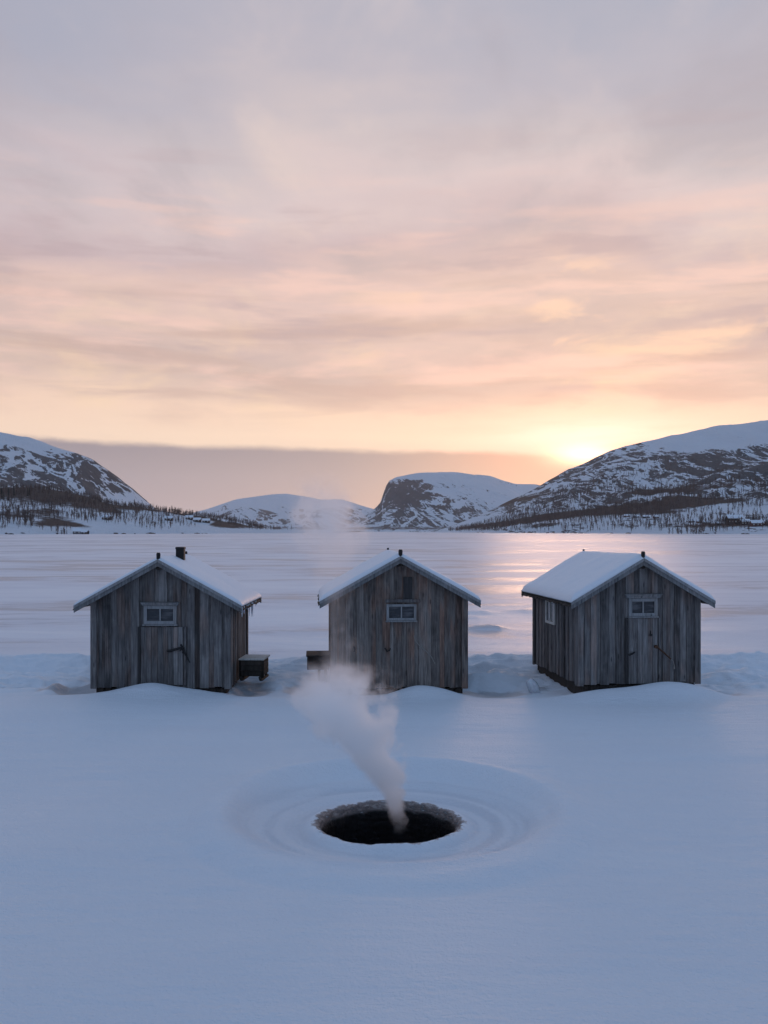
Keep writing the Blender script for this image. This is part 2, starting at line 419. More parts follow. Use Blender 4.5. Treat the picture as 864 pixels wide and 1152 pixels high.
def make_hut(idx, cfg, W, D, zb, zr, ze, S, ovf, ovb, label, wood, seed):
    """zr ridge, ze eave tip (top of deck), S half span with overhang"""
    r = random.Random(seed)
    root = empty('fishing_hut', (cfg['x'], cfg['y'], 0), cfg['rz'])
    tag(root, label, 'hut', 'weathered fishing huts on the frozen lake')
    slope = (zr - ze) / S
    def zroof(x): return zr - abs(x) * slope
    hw = W / 2
    mb = MB()
    board_wall(mb, (-hw, 0), (hw, 0), zb, lambda s: zroof(s - hw) - .05, (0, -1), r, dark=cfg.get('dark'))
    board_wall(mb, (hw, D), (-hw, D), zb, lambda s: zroof(s - hw) - .05, (0, 1), r)
    board_wall(mb, (-hw, D), (-hw, 0), zb, lambda s: zroof(hw) - .05, (-1, 0), r)
    board_wall(mb, (hw, 0), (hw, D), zb, lambda s: zroof(hw) - .05, (1, 0), r)
    wall = mb.build('wall', wood, root)
    # dark backing inside so that board gaps stay closed
    mb = MB(); i = .028
    prof = [(-hw + i, zb + .02), (hw - i, zb + .02), (hw - i, zroof(hw) - .07), (0, zr - .08), (-hw + i, zroof(hw) - .07)]
    vs = [(x, i, z) for x, z in prof] + [(x, D - i, z) for x, z in prof]
    mb.add(vs, [(4, 3, 2, 1, 0), (5, 6, 7, 8, 9), (0, 1, 6, 5), (1, 2, 7, 6), (2, 3, 8, 7), (3, 4, 9, 8), (4, 0, 5, 9)])
    mb.build('lining', M['dark_wood'], wall)
    for sx in (-1, 1):
        for yy in (0, 1):
            mb = MB(); x0, x1 = (sx * (hw + .034), sx * (hw - .075)); y0, y1 = (-.034, -.026 + .09) if yy == 0 else (D - .06, D + .034)
            zz = zroof(hw) - .03
            # L shaped corner board: two planks
            ya, yb_ = (-.046, -.0255) if yy == 0 else (D + .0255, D + .046)
            mb.box(min(x0, x1), max(x0, x1), ya, yb_, zb - .03, zz, .45 + .2 * r.random())
            xa, xb_ = sx * (hw + .0255), sx * (hw + .046)
            mb.box(min(xa, xb_), max(xa, xb_), *((-.0245, .07) if yy == 0 else (D - .07, D + .0245)), zb - .03, zz, .4 + .2 * r.random())
            mb.build('corner_board', wood, root)
    # skids below
    for sx in (-1, 1):
        mb = MB(); x = sx * (hw - .12); mb.bbox(x - .07, x + .07, .02, D - .02, -.3, zb - .024, .012, .5)
        mb.build('skid', M['dark_wood'], root)
    for ya_ in (.05, D - .15):
        mb = MB(); mb.bbox(-hw + .195, hw - .195, ya_, ya_ + .1, -.25, zb - .025, .01); mb.build('cross_beam', M['dark_wood'], root)
    # roof deck: one mesh of two slopes
    mb = MB(); th = .04
    for sx in (-1, 1):
        nb = 12; y0, y1 = -ovf, D + ovb
        mb.hexa([(0, y0, zr - th), (sx * S, y0, ze - th), (sx * S, y1, ze - th), (0, y1, zr - th), (0, y0, zr), (sx * S, y0, ze), (sx * S, y1, ze), (0, y1, zr)], .4)
        # rough board ends along the eave
        y = y0 + .03
        while y < y1 - .12:
            w = r.uniform(.08, .14); e = r.uniform(.012, .05)
            z_ = ze - th - .004
            mb.hexa([(sx * (S - .25), y, z_ + .25 * slope - .02), (sx * (S + e), y, z_ - e * slope - .02), (sx * (S + e), y + w, z_ - e * slope - .02), (sx * (S - .25), y + w, z_ + .25 * slope - .02),
                     (sx * (S - .25), y, z_ + .25 * slope), (sx * (S + e), y, z_ - e * slope), (sx * (S + e), y + w, z_ - e * slope), (sx * (S - .25), y + w, z_ + .25 * slope)], r.random())
            y += w + r.uniform(.004, .02)
    roof = mb.build('roof', M['dark_wood'], root)
    mb = MB(); mb.bbox(-.055, .055, -ovf + .05, D + ovb - .05, zr - .19, zr - .06, .01); mb.build('ridge_beam', M['dark_wood'], root)
    # bargeboards, lower plank with a narrower one on top
    def barge(y, dirn, sx):
        mb = MB(); cut = .0015 * sx
        for (a, b_, o, tn) in ((-.01, -.125, 0, .35), (.008, -.045, .02, .75)):
            yA, yB = y, y + dirn * (.024 + o)
            xo = sx * (S + .012)
            ys_ = sorted((yA, yB)); zo = -(.012) * slope
            pts = []
            for z_off in (b_, a):
                pts.append([(cut, zr + z_off), (xo, ze + zo + z_off)])
            (A, B_), (A2, B2) = pts
            mb.hexa([(A[0], ys_[0], A[1]), (B_[0], ys_[0], B_[1]), (B_[0], ys_[1], B_[1]), (A[0], ys_[1], A[1]),
                     (A2[0], ys_[0], A2[1]), (B2[0], ys_[0], B2[1]), (B2[0], ys_[1], B2[1]), (A2[0], ys_[1], A2[1])], tn)
        mb.build('bargeboard', M['trim'], root)
    for sx in (-1, 1):
        barge(-ovf - .001, -1, sx); barge(D + ovb + .001, 1, sx)
    # snow on the roof
    nu, nv = 72, 66; us = np.linspace(-S - .02, S + .02, nu); y0, y1 = -ovf - .03, D + ovb + .03; vs_ = np.linspace(y0, y1, nv)
    U, Vv = np.meshgrid(us, vs_)
    edge = np.minimum(np.minimum(S + .02 - abs(U), Vv - y0), y1 - Vv)
    thk = .016 + cfg['snow'] * (1 - np.exp(-edge / .045)) * (.8 + .5 * fbm(U * 2 + seed, Vv * 2, 3, seed))
    base_z = zr - np.sqrt(U * U + .06 ** 2) * slope + .012
    wav = .02 * (fbm(U * 5 + 3, Vv * 5, 2, seed + 5) - .5)
    x_off = np.sign(U) * wav * (edge < .03)
    top_ = np.stack([(U + x_off).ravel(), (Vv + wav * (edge < .03)).ravel(), (base_z + thk).ravel()], 1)
    bot_ = np.stack([U.ravel(), Vv.ravel(), (zr - abs(U) * slope + .004).ravel()], 1)
    j, i_ = np.meshgrid(np.arange(nv - 1), np.arange(nu - 1), indexing='ij'); b_ = (j * nu + i_).ravel()
    qt = np.stack([b_, b_ + 1, b_ + 1 + nu, b_ + nu], 1); qb = qt[:, ::-1] + nu * nv
    ring = [i for i in range(nu)] + [k * nu + nu - 1 for k in range(1, nv)] + [(nv - 1) * nu + i for i in range(nu - 2, -1, -1)] + [k * nu for k in range(nv - 2, 0, -1)]
    ring = np.array(ring); r2 = np.roll(ring, -1); qs = np.stack([ring + nu * nv, r2 + nu * nv, r2, ring], 1)
    mesh_np('snow_cover', np.concatenate([top_, bot_]), np.concatenate([qt, qb, qs]), M['snow'], True, roof)
    # knobs at the ridge ends
    mb = MB(); mb.tube([(0, -ovf + .02, zr + .0), (0.003, -ovf + .02, zr + .10), (.004, -ovf + .02, zr + .13)], [.035, .04, .03], 8); mb.build('ridge_post', M['iron'], roof)
    mb = MB(); mb.tube([(0, D + ovb - .06, zr), (-.01, D + ovb - .06, zr + .105)], [.03, .022], 7); mb.build('ridge_post', M['iron'], roof)
    return root, wall, roof, zroof
def window(parent, cx, z0, z1, w, y, head=.0, frame=.035, name='window', mull=1, headx=.06):
    """window in the front wall, y = front plane of the boards (negative y is outside)"""
    mb = MB(); x0, x1 = cx - w / 2, cx + w / 2
    yo = y - .045; yi = y + .004
    c = frame
    mb.box(x0 - c, x0, yo, yi, z0 - c, z1 + c, .7); mb.box(x1, x1 + c, yo, yi, z0 - c, z1 + c, .6)
    mb.box(x0 + .0008, x1 - .0008, yo - .001, yi, z1, z1 + c - .001, .65); mb.box(x0 + .0008, x1 - .0008, yo - .001, yi, z0 - c + .001, z0, .7)
    fr = mb.build(name, M['trim'], parent)
    mb = MB(); mb.box(cx - .011, cx + .011, yo + .006, yo + .026, z0 + .0008, z1 - .0008, .8); mb.build('muntin', M['trim'], fr)
    mb = MB(); mb.box(x0 + .001, x1 - .001, y - .014, y - .004, z0 + .001, z1 - .001); mb.build('pane', M['glass'], fr)
    if head:
        mb = MB(); hx = headx
        mb.hexa([(x0 - c - hx * .4, y - .065, z1 + c + .004), (x1 + c + hx * .4, y - .065, z1 + c + .004), (x1 + c + hx * .4, y, z1 + c + .004), (x0 - c - hx * .4, y, z1 + c + .004),
                 (x0 - c - hx, y - .09, z1 + c + head), (x1 + c + hx, y - .09, z1 + c + head), (x1 + c + hx, y, z1 + c + head + .012), (x0 - c - hx, y, z1 + c + head + .012)], .45)
        mb.build('head_board', M['trim'], fr)
    mb = MB(); mb.box(x0 - c - .02, x1 + c + .02, yo - .016, yi, z0 - c - .028, z0 - c - .002, .6); mb.build('sill', M['trim'], fr)
    return fr
def door(parent, cx, w, z0, z1, y, wood, seed, tone=.62):
    r = random.Random(seed); mb = MB(); x = cx - w / 2
    while x < cx + w / 2 - .01:
        bw = min(r.uniform(.085, .13), cx + w / 2 - x)
        if cx + w / 2 - x - bw < .04: bw = cx + w / 2 - x
        mb.box(x + .003, x + bw - .003, y - .03 - r.uniform(0, .006), y + .004, z0, z1 - r.uniform(0, .006), min(1, max(0, r.gauss(tone, .13)))); x += bw
    d = mb.build('door', wood, parent)
    for sx in (-1, 1):
        mb = MB(); xx = cx + sx * (w / 2 + .036); mb.box(xx - .020, xx + .024, y - .024 if sx < 0 else y - .042, y + .004, z0, z1, -.1 if sx < 0 else .45); mb.build('door_post_or_jamb_shade', wood, d)  # left strip near black: shadow of the door jamb put into its colour
    return d
# --- left hut
YF = -.026
c1 = dict(HUTS[0], snow=.05)
h1, w1, r1, zf1 = make_hut(0, c1, 2.57, 2.05, .05, 2.46, 1.60, 1.56, .22, .22, 'left grey plank hut with black chimney, door latch bar and window over its door', M['wood'], 3)
window(h1, .0, 1.30, 1.53, .50, YF, head=.06, frame=.06, headx=.05)
d1 = door(h1, .03, .80, .10, 1.19, YF, M['wood'], 12, .47)
mb = MB(); z = .86
mb.tube([(.14, YF - .06, .74), (.2, YF - .075, .742), (.27, YF - .08, .765), (.36, YF - .075, .79), (.42, YF - .065, .80)], [.022, .026, .024, .022, .018], 7); mb.build('latch_bar', M['iron'], d1)
mb = MB(); mb.tube([(.40, YF - .075, .87), (.44, YF - .075, .78), (.50, YF - .07, .66), (.57, YF - .065, .52)], [.015, .024, .018, .009], 6)
mb.tube([(.38, YF - .07, .75), (.46, YF - .08, .80), (.43, YF - .075, .70)], [.012, .02, .01], 6); mb.build('strap', M['iron'], d1)
mb = MB(); mb.bbox(.06, .22, .95, 1.11, 2.28, 2.655, .012); mb.bbox(.052, .228, .942, 1.118, 2.63, 2.675, .01); ch = mb.build('chimney', M['iron'], r1)
ri = random.Random(5)
for k in range(11):
    y = -.2 + ri.random() ** 1.6 * 1.9; l = ri.uniform(.06, .2) * (1.5 if k < 4 else .8)
    mb = MB(); mb.tube([(1.565, y, 1.575), (1.566, y, 1.575 - l * .5), (1.567, y, 1.575 - l)], [.017, .012, .003], 6); mb.build('icicle', M['ice'], r1)
# --- middle hut
c2 = dict(HUTS[1], snow=.07, dark=lambda s: False)
h2, w2, r2_, zf2 = make_hut(1, c2, 2.50, 2.7, .05, 2.52, 1.69, 1.49, .2, .22, 'middle brownish plank hut with small white window and no chimney', M['wood_warm'], 8)
window(h2, .03, 1.36, 1.575, .47, YF, head=.0, frame=.045)
mb = MB(); mb.box(-.27, .38, YF - .03, YF + .004, 1.653, 1.71, .4); mb.build('head_board', M['wood'], h2)
mb = MB(); mb.box(.07, .235, YF - .014, YF + .004, 1.715, 2.13, -.02); mb.build('patch_board', M['wood'], h2)
mb = MB(); mb.tube([(-.28, YF - .02, .80), (-.24, YF - .045, .74), (-.19, YF - .05, .76), (-.18, YF - .03, .80)], [.012, .014, .014, .01], 6); mb.build('hook', M['iron'], h2)
mb = MB(); mb.tube([(-.86, YF - .02, .83), (-.84, YF - .04, .78), (-.86, YF - .03, .74)], .012, 6); mb.build('hook', M['iron'], h2)
mb = MB(); mb.tube([(.27, YF - .03, 1.03), (.29, YF - .035, .93), (.38, YF - .035, .83), (.5, YF - .03, .73), (.6, YF - .03, .62), (.66, YF - .025, .5)], .009, 5); mb.build('hanging_cord', M['rope'], h2)
# --- right hut
c3 = dict(HUTS[2], snow=.085)
h3, w3, r3, zf3 = make_hut(2, c3, 2.30, 2.95, .17, 2.49, 1.70, 1.36, .22, .24, 'right plank hut showing its side wall, with snowy roof and low door', M['wood'], 21)
window(h3, .06, 1.475, 1.69, .43, YF, head=.075, frame=.06, headx=.085)
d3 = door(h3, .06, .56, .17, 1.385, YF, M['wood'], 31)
mb = MB(); mb.tube([(.20, YF - .03, 1.07), (.20, YF - .075, 1.07)], [.02, .022], 8); mb.tube([(.202, YF - .035, 1.06), (.203, YF - .035, 1.15)], .009, 5); mb.build('knob', M['iron'], d3)
mb = MB(); mb.tube([(-.22, YF - .045, .70), (-.16, YF - .06, .73), (-.1, YF - .05, .76)], [.016, .018, .012], 6); mb.build('handle', M['iron'], d3)
mb = MB(); mb.tube([(.29, YF - .04, .855), (.30, YF - .09, .85)], [.03, .034], 8); mb.tube([(.31, YF - .075, .85), (.42, YF - .085, .76), (.58, YF - .075, .62)], [.016, .017, .013], 7); mb.build('latch_bar', M['rust'], d3)
mb = MB(); mb.tube([(.575, YF - .06, .63), (.63, YF - .05, .58), (.655, YF - .05, .5), (.65, YF - .05, .44)], .008, 5); mb.tube([(.65, YF - .05, .47), (.653, YF - .05, .43)], [.02, .016], 6)
mb.tube([(.60, YF - .05, 1.7), (.605, YF - .05, 1.1), (.61, YF - .05, .62)], .006, 5); mb.build('hanging_cord', M['rope'], h3)
# small side window, in the left wall
x = -1.15 - .026; mb = MB(); ya, yb_, za, zb2 = 1.42, 1.92, 1.18, 1.56
mb.box(x - .035, x, ya - .05, ya, za - .05, zb2 + .05, .8); mb.box(x - .035, x, yb_, yb_ + .05, za - .05, zb2 + .05, .8)
mb.box(x - .036, x, ya + .001, yb_ - .001, zb2, zb2 + .049, .8); mb.box(x - .036, x, ya + .001, yb_ - .001, za - .049, za, .8)
fr = mb.build('window', M['lid_wood'], h3)
mb = MB(); mb.box(x - .012, x - .002, ya + .001, yb_ - .001, za + .001, zb2 - .001); mb.build('pane', M['glass'], fr)
mb = MB(); mb.box(x - .028, x - .013, (ya + yb_) / 2 - .015, (ya + yb_) / 2 + .015, za + .001, zb2 - .001, .8); mb.build('muntin', M['lid_wood'], fr)

# --- crate beside the left hut, box beside the middle hut, ice lump
cr_ = empty('wooden_crate', (-2.56, 19.35, .06), R(-4)); tag(cr_, 'dark plank crate with pale lid standing in the snow right of the left hut', 'crate')
mb = MB()
for k, z in enumerate((.10, .205, .31)): mb.bbox(-.22, .22, -.30, .30, z + .002, z + .103, .006, .3 + .2 * k)
mb.build('body', M['dark_wood'], cr_)
mb = MB(); mb.bbox(-.25, .25, -.34, .0, .418, .45, .006, .6); mb.bbox(-.25, .25, .003, .34, .418, .448, .006, .75); mb.build('lid', M['lid_wood'], cr_)
for sx in (-1, 1):
    mb = MB(); mb.tube([(sx * .19, -.42, .10), (sx * .19, -.36, .045), (sx * .19, -.2, .03), (sx * .19, .36, .03)], .03, 6); mb.tube([(sx * .19, -.2, .04), (sx * .19, -.2, .1)], .025, 6); mb.tube([(sx * .19, .2, .04), (sx * .19, .2, .1)], .025, 6)
    mb.build('runner', M['dark_wood'], cr_)
for sx in (-1, 1):
    mb = MB(); mb.box(sx * .237 - .012, sx * .237 + .012, -.325, -.26, .08, .416, .2); mb.build('corner_post', M['dark_wood'], cr_)
bx = empty('wooden_box', (-1.33, 19.75, .08), R(4)); tag(bx, 'dark wooden box on short legs against the left wall of the middle hut', 'box')
mb = MB(); mb.bbox(-.22, .22, -.36, .36, .16, .29, .006, .2); mb.bbox(-.22, .22, -.36, .36, .293, .42, .006, .45); mb.build('body', M['dark_wood'], bx)
mb = MB(); mb.bbox(-.24, .235, -.385, .38, .423, .45, .006, .6); mb.build('lid', M['dark_wood'], bx)
for (a, b_) in ((.02, -.28), (.15, -.28), (.02, .28), (.15, .28)):
    mb = MB(); mb.bbox(a - .025, a + .025, b_ - .025, b_ + .025, -.08, .158, .005, .4); mb.build('leg', M['dark_wood'], bx)
import bmesh
bm = bmesh.new(); bmesh.ops.create_icosphere(bm, subdivisions=4, radius=1)
for v in bm.verts:
    n = float(fbm(v.co.x * 1.7 + 4, v.co.y * 1.7 + v.co.z * 1.3 + 4, 3, 91)) - .5
    v.co *= 1 + .5 * n; v.co.x *= .10; v.co.y *= .12; v.co.z *= .19
me = bpy.data.meshes.new('ice_lump'); bm.to_mesh(me); bm.free(); me.materials.append(M['ice']); me.polygons.foreach_set('use_smooth', [True] * len(me.polygons))
o = bpy.data.objects.new('ice_lump', me); COL.objects.link(o); o.location = (2.86, 18.75, float(total_h(2.86, 18.75)) + .1); o.rotation_euler = (R(8), R(-28), R(15))
tag(o, 'pale rounded ice lump leaning in the snow left of the right hut', 'ice lump')

# ------------------------------------------------------------------ mountains
def prof(pts, Yp):
    p = np.array(pts, float); Xp = (p[:, 0] - CX) / F * Yp; Zp = CAMZ + (HOR - p[:, 1]) / F * Yp
    return lambda x: np.interp(x, Xp, Zp)
def mountain_mat(name, rockc, rockc2, scale, ang=0.0, su=.006, sv=.03, lo=.42, hi=.60, brush=(.085, .060, .050)):
    t = NT(name); P = t.pos(); rk = t.attr('rock'); br = t.attr('brush'); x, y, z = t.sep(P)
    ca, sa = math.cos(ang), math.sin(ang)
    u = t.math('ADD', t.math('MULTIPLY', x, ca), t.math('MULTIPLY', z, -sa)); v = t.math('ADD', t.math('MULTIPLY', x, sa), t.math('MULTIPLY', z, ca))
    band = t.noise(t.comb(t.math('MULTIPLY', u, su), t.math('MULTIPLY', v, sv), t.math('MULTIPLY', y, su * .5)), 1, 6, .66, .9)
    n1 = t.noise(P, .022 * scale, 7, .68, .4); n2 = t.noise(P, .13 * scale, 5, .7)
    m = t.math('ADD', rk, t.math('MULTIPLY', t.math('SUBTRACT', band, .5), 3.0))
    vein = t.noise(t.comb(t.math('MULTIPLY', u, su * 3.2), t.math('MULTIPLY', v, sv * 2.4), t.math('MULTIPLY', y, su * 1.2)), 1, 4, .6, 1.2)
    vein = t.mr(t.math('ABSOLUTE', t.math('SUBTRACT', vein, .5)), 0.0, .075, 1, 0)
    m = t.math('SUBTRACT', m, t.math('MULTIPLY', vein, .5))
    gully = t.noise(t.comb(t.math('MULTIPLY', u, su * .9), t.math('MULTIPLY', v, sv * .8), t.math('MULTIPLY', y, su * .6)), 1, 3, .55, 1.0)
    gully = t.mr(t.math('ABSOLUTE', t.math('SUBTRACT', gully, .5)), 0.01, .06, 1, 0)
    m = t.math('SUBTRACT', t.math('ADD', m, .16), t.math('MULTIPLY', gully, .75))
    m = t.math('ADD', m, t.math('ADD', t.math('MULTIPLY', t.math('SUBTRACT', n1, .5), 1.7), t.math('MULTIPLY', t.math('SUBTRACT', n2, .5), 1.9)))
    mask = t.mr(m, lo + .02, hi - .04)
    rc = t.mix(t.mr(t.math('ADD', n2, t.math('SUBTRACT', band, .5)), .35, .75), rockc, rockc2)
    c = t.mix(t.math('MULTIPLY', mask, .93), t.mix(n1, (.76, .79, .84), (.85, .86, .88)), rc)
    bm_ = t.mr(t.math('ADD', br, t.math('ADD', t.math('MULTIPLY', t.math('SUBTRACT', n2, .5), 1.0), t.math('MULTIPLY', t.math('SUBTRACT', n1, .5), .9))), .38, .8)
    c = t.mix(bm_, c, brush)
    t.pbr(c, .85, .1, t.bump(t.math('ADD', t.math('ADD', n1, band), t.math('MULTIPLY', n2, .4)), .8, 16 / scale))
    return t.m
def make_mountain(name, label, x0, x1, y0, y1, step, hf, rockf, brushf, mat):
    xs = np.arange(x0, x1 + step, step); ys = np.arange(y0, y1 + step, step); X, Y = np.meshgrid(xs, ys)
    Z = hf(X, Y); nx, ny = len(xs), len(ys)
    gy, gx = np.gradient(Z, step)
    slope = np.hypot(gx, gy)
    rock = rockf(X, Y, Z, slope, gx, gy); br = brushf(X, Y, Z)
    j, i = np.meshgrid(np.arange(ny - 1), np.arange(nx - 1), indexing='ij')
    zc = np.maximum.reduce([Z[:-1, :-1], Z[1:, :-1], Z[:-1, 1:], Z[1:, 1:]]) > -1.5
    b = (j * nx + i)[zc]
    q = np.stack([b, b + 1, b + 1 + nx, b + nx], 1)
    V = np.stack([X.ravel(), Y.ravel(), Z.ravel()], 1)
    used = np.unique(q); remap = np.full(len(V), -1); remap[used] = np.arange(len(used))
    o = mesh_np(name, V[used], remap[q], mat, True, attrs={'rock': rock.ravel()[used], 'brush': br.ravel()[used]})
    tag(o, label, kind='structure'); return o
def S_curve(t, a=1.0):
    t = np.clip(t, 0, 1); return t ** a * (1 - .0) if a else t
def back(y, Y1, Y2): return 1 - sstep(Y1, Y2, y)
# left mountain
Lr = prof([(-900, 560), (-600, 520), (-300, 480), (-100, 476), (0, 486), (40, 495), (80, 508), (100, 517), (120, 531), (135, 544), (150, 558), (160, 567), (172, 577), (200, 590), (230, 599), (300, 601), (700, 601)], 2000)
Lf = prof([(-900, 560), (-300, 548), (0, 553), (60, 556), (120, 567), (165, 574), (215, 582), (260, 590), (280, 596), (288, 599.2), (300, 601), (800, 601)], 1200)
def L_shore(x): return 790 + 55 * (fbm(x * .006, x * 0, 3, 101) - .5) * 2 + np.clip((x + 330) * 1.6, 0, 330)
def left_h(x, y):
    ys_ = L_shore(x); t1 = (y - ys_) / (2000 - ys_); t2 = (y - ys_) / (1200 - ys_)
    a = (Lr(x + 40 * (fbm(x * .003, y * .003, 2, 103) - .5) * (np.abs(t1 - 1) > .1)) + 2) * np.clip(t1, 0, 1) ** 1.35 * back(y, 2005, 2480)
    b = (Lf(x) + 2) * (np.clip(t2, 0, 1) ** .8) * back(y, 1220, 1560)
    h = np.maximum(a, b) + 3.5 * np.exp(-((a - b) / 12) ** 2) * np.clip(t2, 0, 1)
    amp = np.clip(t1 * 3, 0, 1) * np.clip(1.2 - t1, .2, 1)
    h = h + amp * (46 * (ridged(x * .009 + y * .002, y * .006, 5, 105) - .6) * sstep(20, 90, h) + 9 * (fbm(x * .02, y * .02, 3, 108) - .5))
    return np.where(y < ys_, -2.0, h - .6)
def left_rock(X, Y, Z, s, gx, gy):
    r = .46 + .25 * sstep(.25, .75, s)
    r = r + .85 * sstep(-640, -540, X + .35 * (Z - 100)) * sstep(60, 90, Z) * sstep(1250, 1500, Y)
    r = r - .75 * sstep(0, 45, Z - (158 - .10 * (X + 800))) * (1 - sstep(-640, -540, X + .35 * (Z - 100)))
    return r - 1.2 * sstep(52, 26, Z)
def left_brush(X, Y, Z):
    d = sstep(20, 32, Z) * (1 - sstep(58, 70, Z)) * sstep(1000, 1120, Y) * (1 - sstep(1300, 1420, Y)) * 1.1
    d = np.maximum(d, sstep(-420, -330, X) * sstep(3, 8, Z) * (1 - sstep(60, 80, Z)) * sstep(.38, .55, fbm(X * .012, Y * .008, 3, 126)))
    return d * (.55 + .7 * fbm(X * .008, Y * .008, 3, 125))
M['mtL'] = mountain_mat('left_mountain_surface', (.034, .031, .033), (.09, .080, .078), 1.0, R(38), .006, .034)
make_mountain('mountain', 'left snowy mountain with dark cliff and wooded foot', -2400, -60, 700, 3320, 7.5, left_h, left_rock, left_brush, M['mtL'])
# right mountain
Rr = prof([(300, 601), (470, 601), (488, 599), (505, 594), (540, 580), (560, 571), (600, 551), (640, 528), (665, 517), (700, 504), (725, 498), (760, 490), (800, 482), (864, 472), (1000, 456), (1300, 470), (1700, 540), (2000, 590)], 2200)
Rf = prof([(300, 602), (500, 602), (540, 597), (580, 592), (640, 586), (700, 579), (780, 571), (864, 562), (1000, 552), (1400, 560), (2000, 590)], 1300)
def R_shore(x): return 800 + 45 * (fbm(x * .006, x * 0 + 7, 3, 131) - .5) * 2 + np.clip((330 - x) * 3.2, 0, 1000)
def right_h(x, y):
    ys_ = R_shore(x); t1 = (y - ys_) / (2200 - ys_); t2 = (y - ys_) / np.maximum(1300 - ys_, 120)
    a = (Rr(x) + 2) * np.clip(t1, 0, 1) ** 1.25 * back(y, 2205, 2680)
    b = (Rf(x) + 2) * np.clip(t2, 0, 1) ** .9 * back(y, 1320, 1700)
    h = np.maximum(a, b)
    amp = np.clip(t1 * 3, 0, 1) * np.clip(1.15 - t1, .17, 1)
    h = h + amp * (68 * (ridged(x * .0085 + .3 * fbm(x * .01, y * .01, 2, 3), y * .0035, 5, 135) - .6) * sstep(15, 80, h) + 9 * (fbm(x * .02, y * .02, 3, 138) - .5))
    return np.where(y < ys_, -2.0, h - .6)
def right_rock(X, Y, Z, s, gx, gy):
    west = sstep(640, 520, X - .4 * (Z - 150))
    r = .18 + .25 * sstep(.25, .7, s) + .40 * west * sstep(20, 60, Z)
    r = r + .95 * gauss(X, Z, 610, 112, 105, 46) + .55 * gauss(X, Z, 880, 140, 170, 38)
    r = r - .85 * sstep(0, 22, Z - (150 + 50 * sstep(600, 1000, X))) * (1 - west) + .62 * gauss(X, Z, 800, 190, 120, 13)
    return r - .6 * sstep(50, 25, Z) * sstep(400, 520, X)
def right_brush(X, Y, Z):
    n = fbm(X * .007 - Z * .02, Y * .003 + Z * .05, 4, 145)
    d = sstep(3, 10, Z) * (1 - sstep(62, 90, Z)) * sstep(.44, .58, n) * .75 + .22 * sstep(480, 300, X) * sstep(3, 8, Z)
    d = d + .14 * sstep(120, 60, Z) * sstep(20, 40, Z)
    return d
M['mtR'] = mountain_mat('right_mountain_surface', (.032, .026, .025), (.088, .072, .066), 1.0, R(68), .008, .022)
make_mountain('mountain', 'right snowy mountain sloping down to the lake, sun at its crest', 40, 3300, 700, 3520, 8.0, right_h, right_rock, right_brush, M['mtR'])
# flat topped crag
Br = prof([(330, 601), (372, 601), (386, 594), (403, 585), (415, 577), (424, 570), (430, 563), (432, 552), (437, 543), (446, 537.5), (470, 533), (508, 531), (530, 534), (550, 540), (575, 552), (600, 565), (640, 588), (680, 601), (800, 601)], 3600)
def crag_h(x, y):
    sh = 2700 + np.abs(x) * .1
    t1 = (y - sh) / (3600 - sh)
    c = np.clip(t1, 0, 1)
    a = (Br(x) + 2) * (c ** 1.15) * back(y, 3610, 4150)
    cl = np.clip((a - 85) / 15, 0, 1)
    amp = c * np.clip(1.1 - t1, .12, 1)
    h = a + amp * (105 * (ridged(x * .006 + y * .001, y * .002, 5, 151) - .6) * sstep(20, 80, a) + 14 * (fbm(x * .012, y * .012, 3, 155) - .5))
    return np.where(y < sh, -2.0, h - .8)
def crag_rock(X, Y, Z, s, gx, gy):
    r = .10 + .30 * sstep(.3, .8, s)
    r = r + 1.45 * gauss(X, Z, 75, 130, 90, 62) + .5 * gauss(X, Z, 210, 90, 100, 45) + .35 * gauss(X, Z, 30, 35, 260, 30) + .18
    return r - 1.3 * sstep(190, 216, Z + .12 * X) - .3 * sstep(250, 500, X)
M['mtB'] = mountain_mat('crag_surface', (.030, .027, .029), (.085, .075, .074), .6, R(48), .005, .016)
make_mountain('mountain', 'flat topped crag with a dark cliff face in the valley middle', -420, 1000, 2600, 4810, 11, crag_h, crag_rock, lambda X, Y, Z: .75 * sstep(22, 10, Z) * sstep(3, 8, Z), M['mtB'])
# ranges behind
def range_fn(pts, Yp, Y0, Y2, seed, rough):
    p = prof(pts, Yp)
    def h(x, y):
        t = (y - Y0) / (Yp - Y0); c = np.clip(t, 0, 1)
        a = (p(x) + 2) * c ** 1.1 * back(y, Yp, Y2)
        a = a + c * np.clip(1.1 - t, .05, 1) * rough * (ridged(x * .0025, y * .0025, 5, seed) - .6) * sstep(20, 120, a)
        return np.where(y < Y0, -2.0, a - .8)
    return h
def range_rock(seed, k):
    return lambda X, Y, Z, s, gx, gy: -.10 + k * .75 + .3 * sstep(.2, .6, s) - .5 * sstep(120, 190, Z)
M['mtF'] = mountain_mat('far_mountain_surface', (.05, .047, .048), (.11, .10, .10), .4, R(25), .003, .016)
make_mountain('mountain', 'low snowy hump beyond the crag', 150, 1900, 3900, 6200, 20,
              range_fn([(430, 600), (480, 560), (512, 541), (535, 534), (552, 536), (565, 541), (580, 545), (603, 545), (640, 556), (720, 575), (850, 600)], 4900, 4000, 6200, 171, 60), range_rock(172, .4), lambda X, Y, Z: Z * 0, M['mtF'])
make_mountain('mountain', 'far smooth white mountain between the valley sides', -2300, 700, 5200, 7600, 24,
              range_fn([(60, 599), (130, 590), (200, 581), (232, 573), (265, 562), (300, 557), (322, 555.5), (345, 559), (362, 562), (385, 562), (410, 570), (440, 578), (480, 592), (520, 600)], 6200, 5300, 7600, 175, 50), range_rock(176, .25), lambda X, Y, Z: Z * 0, M['mtF'])
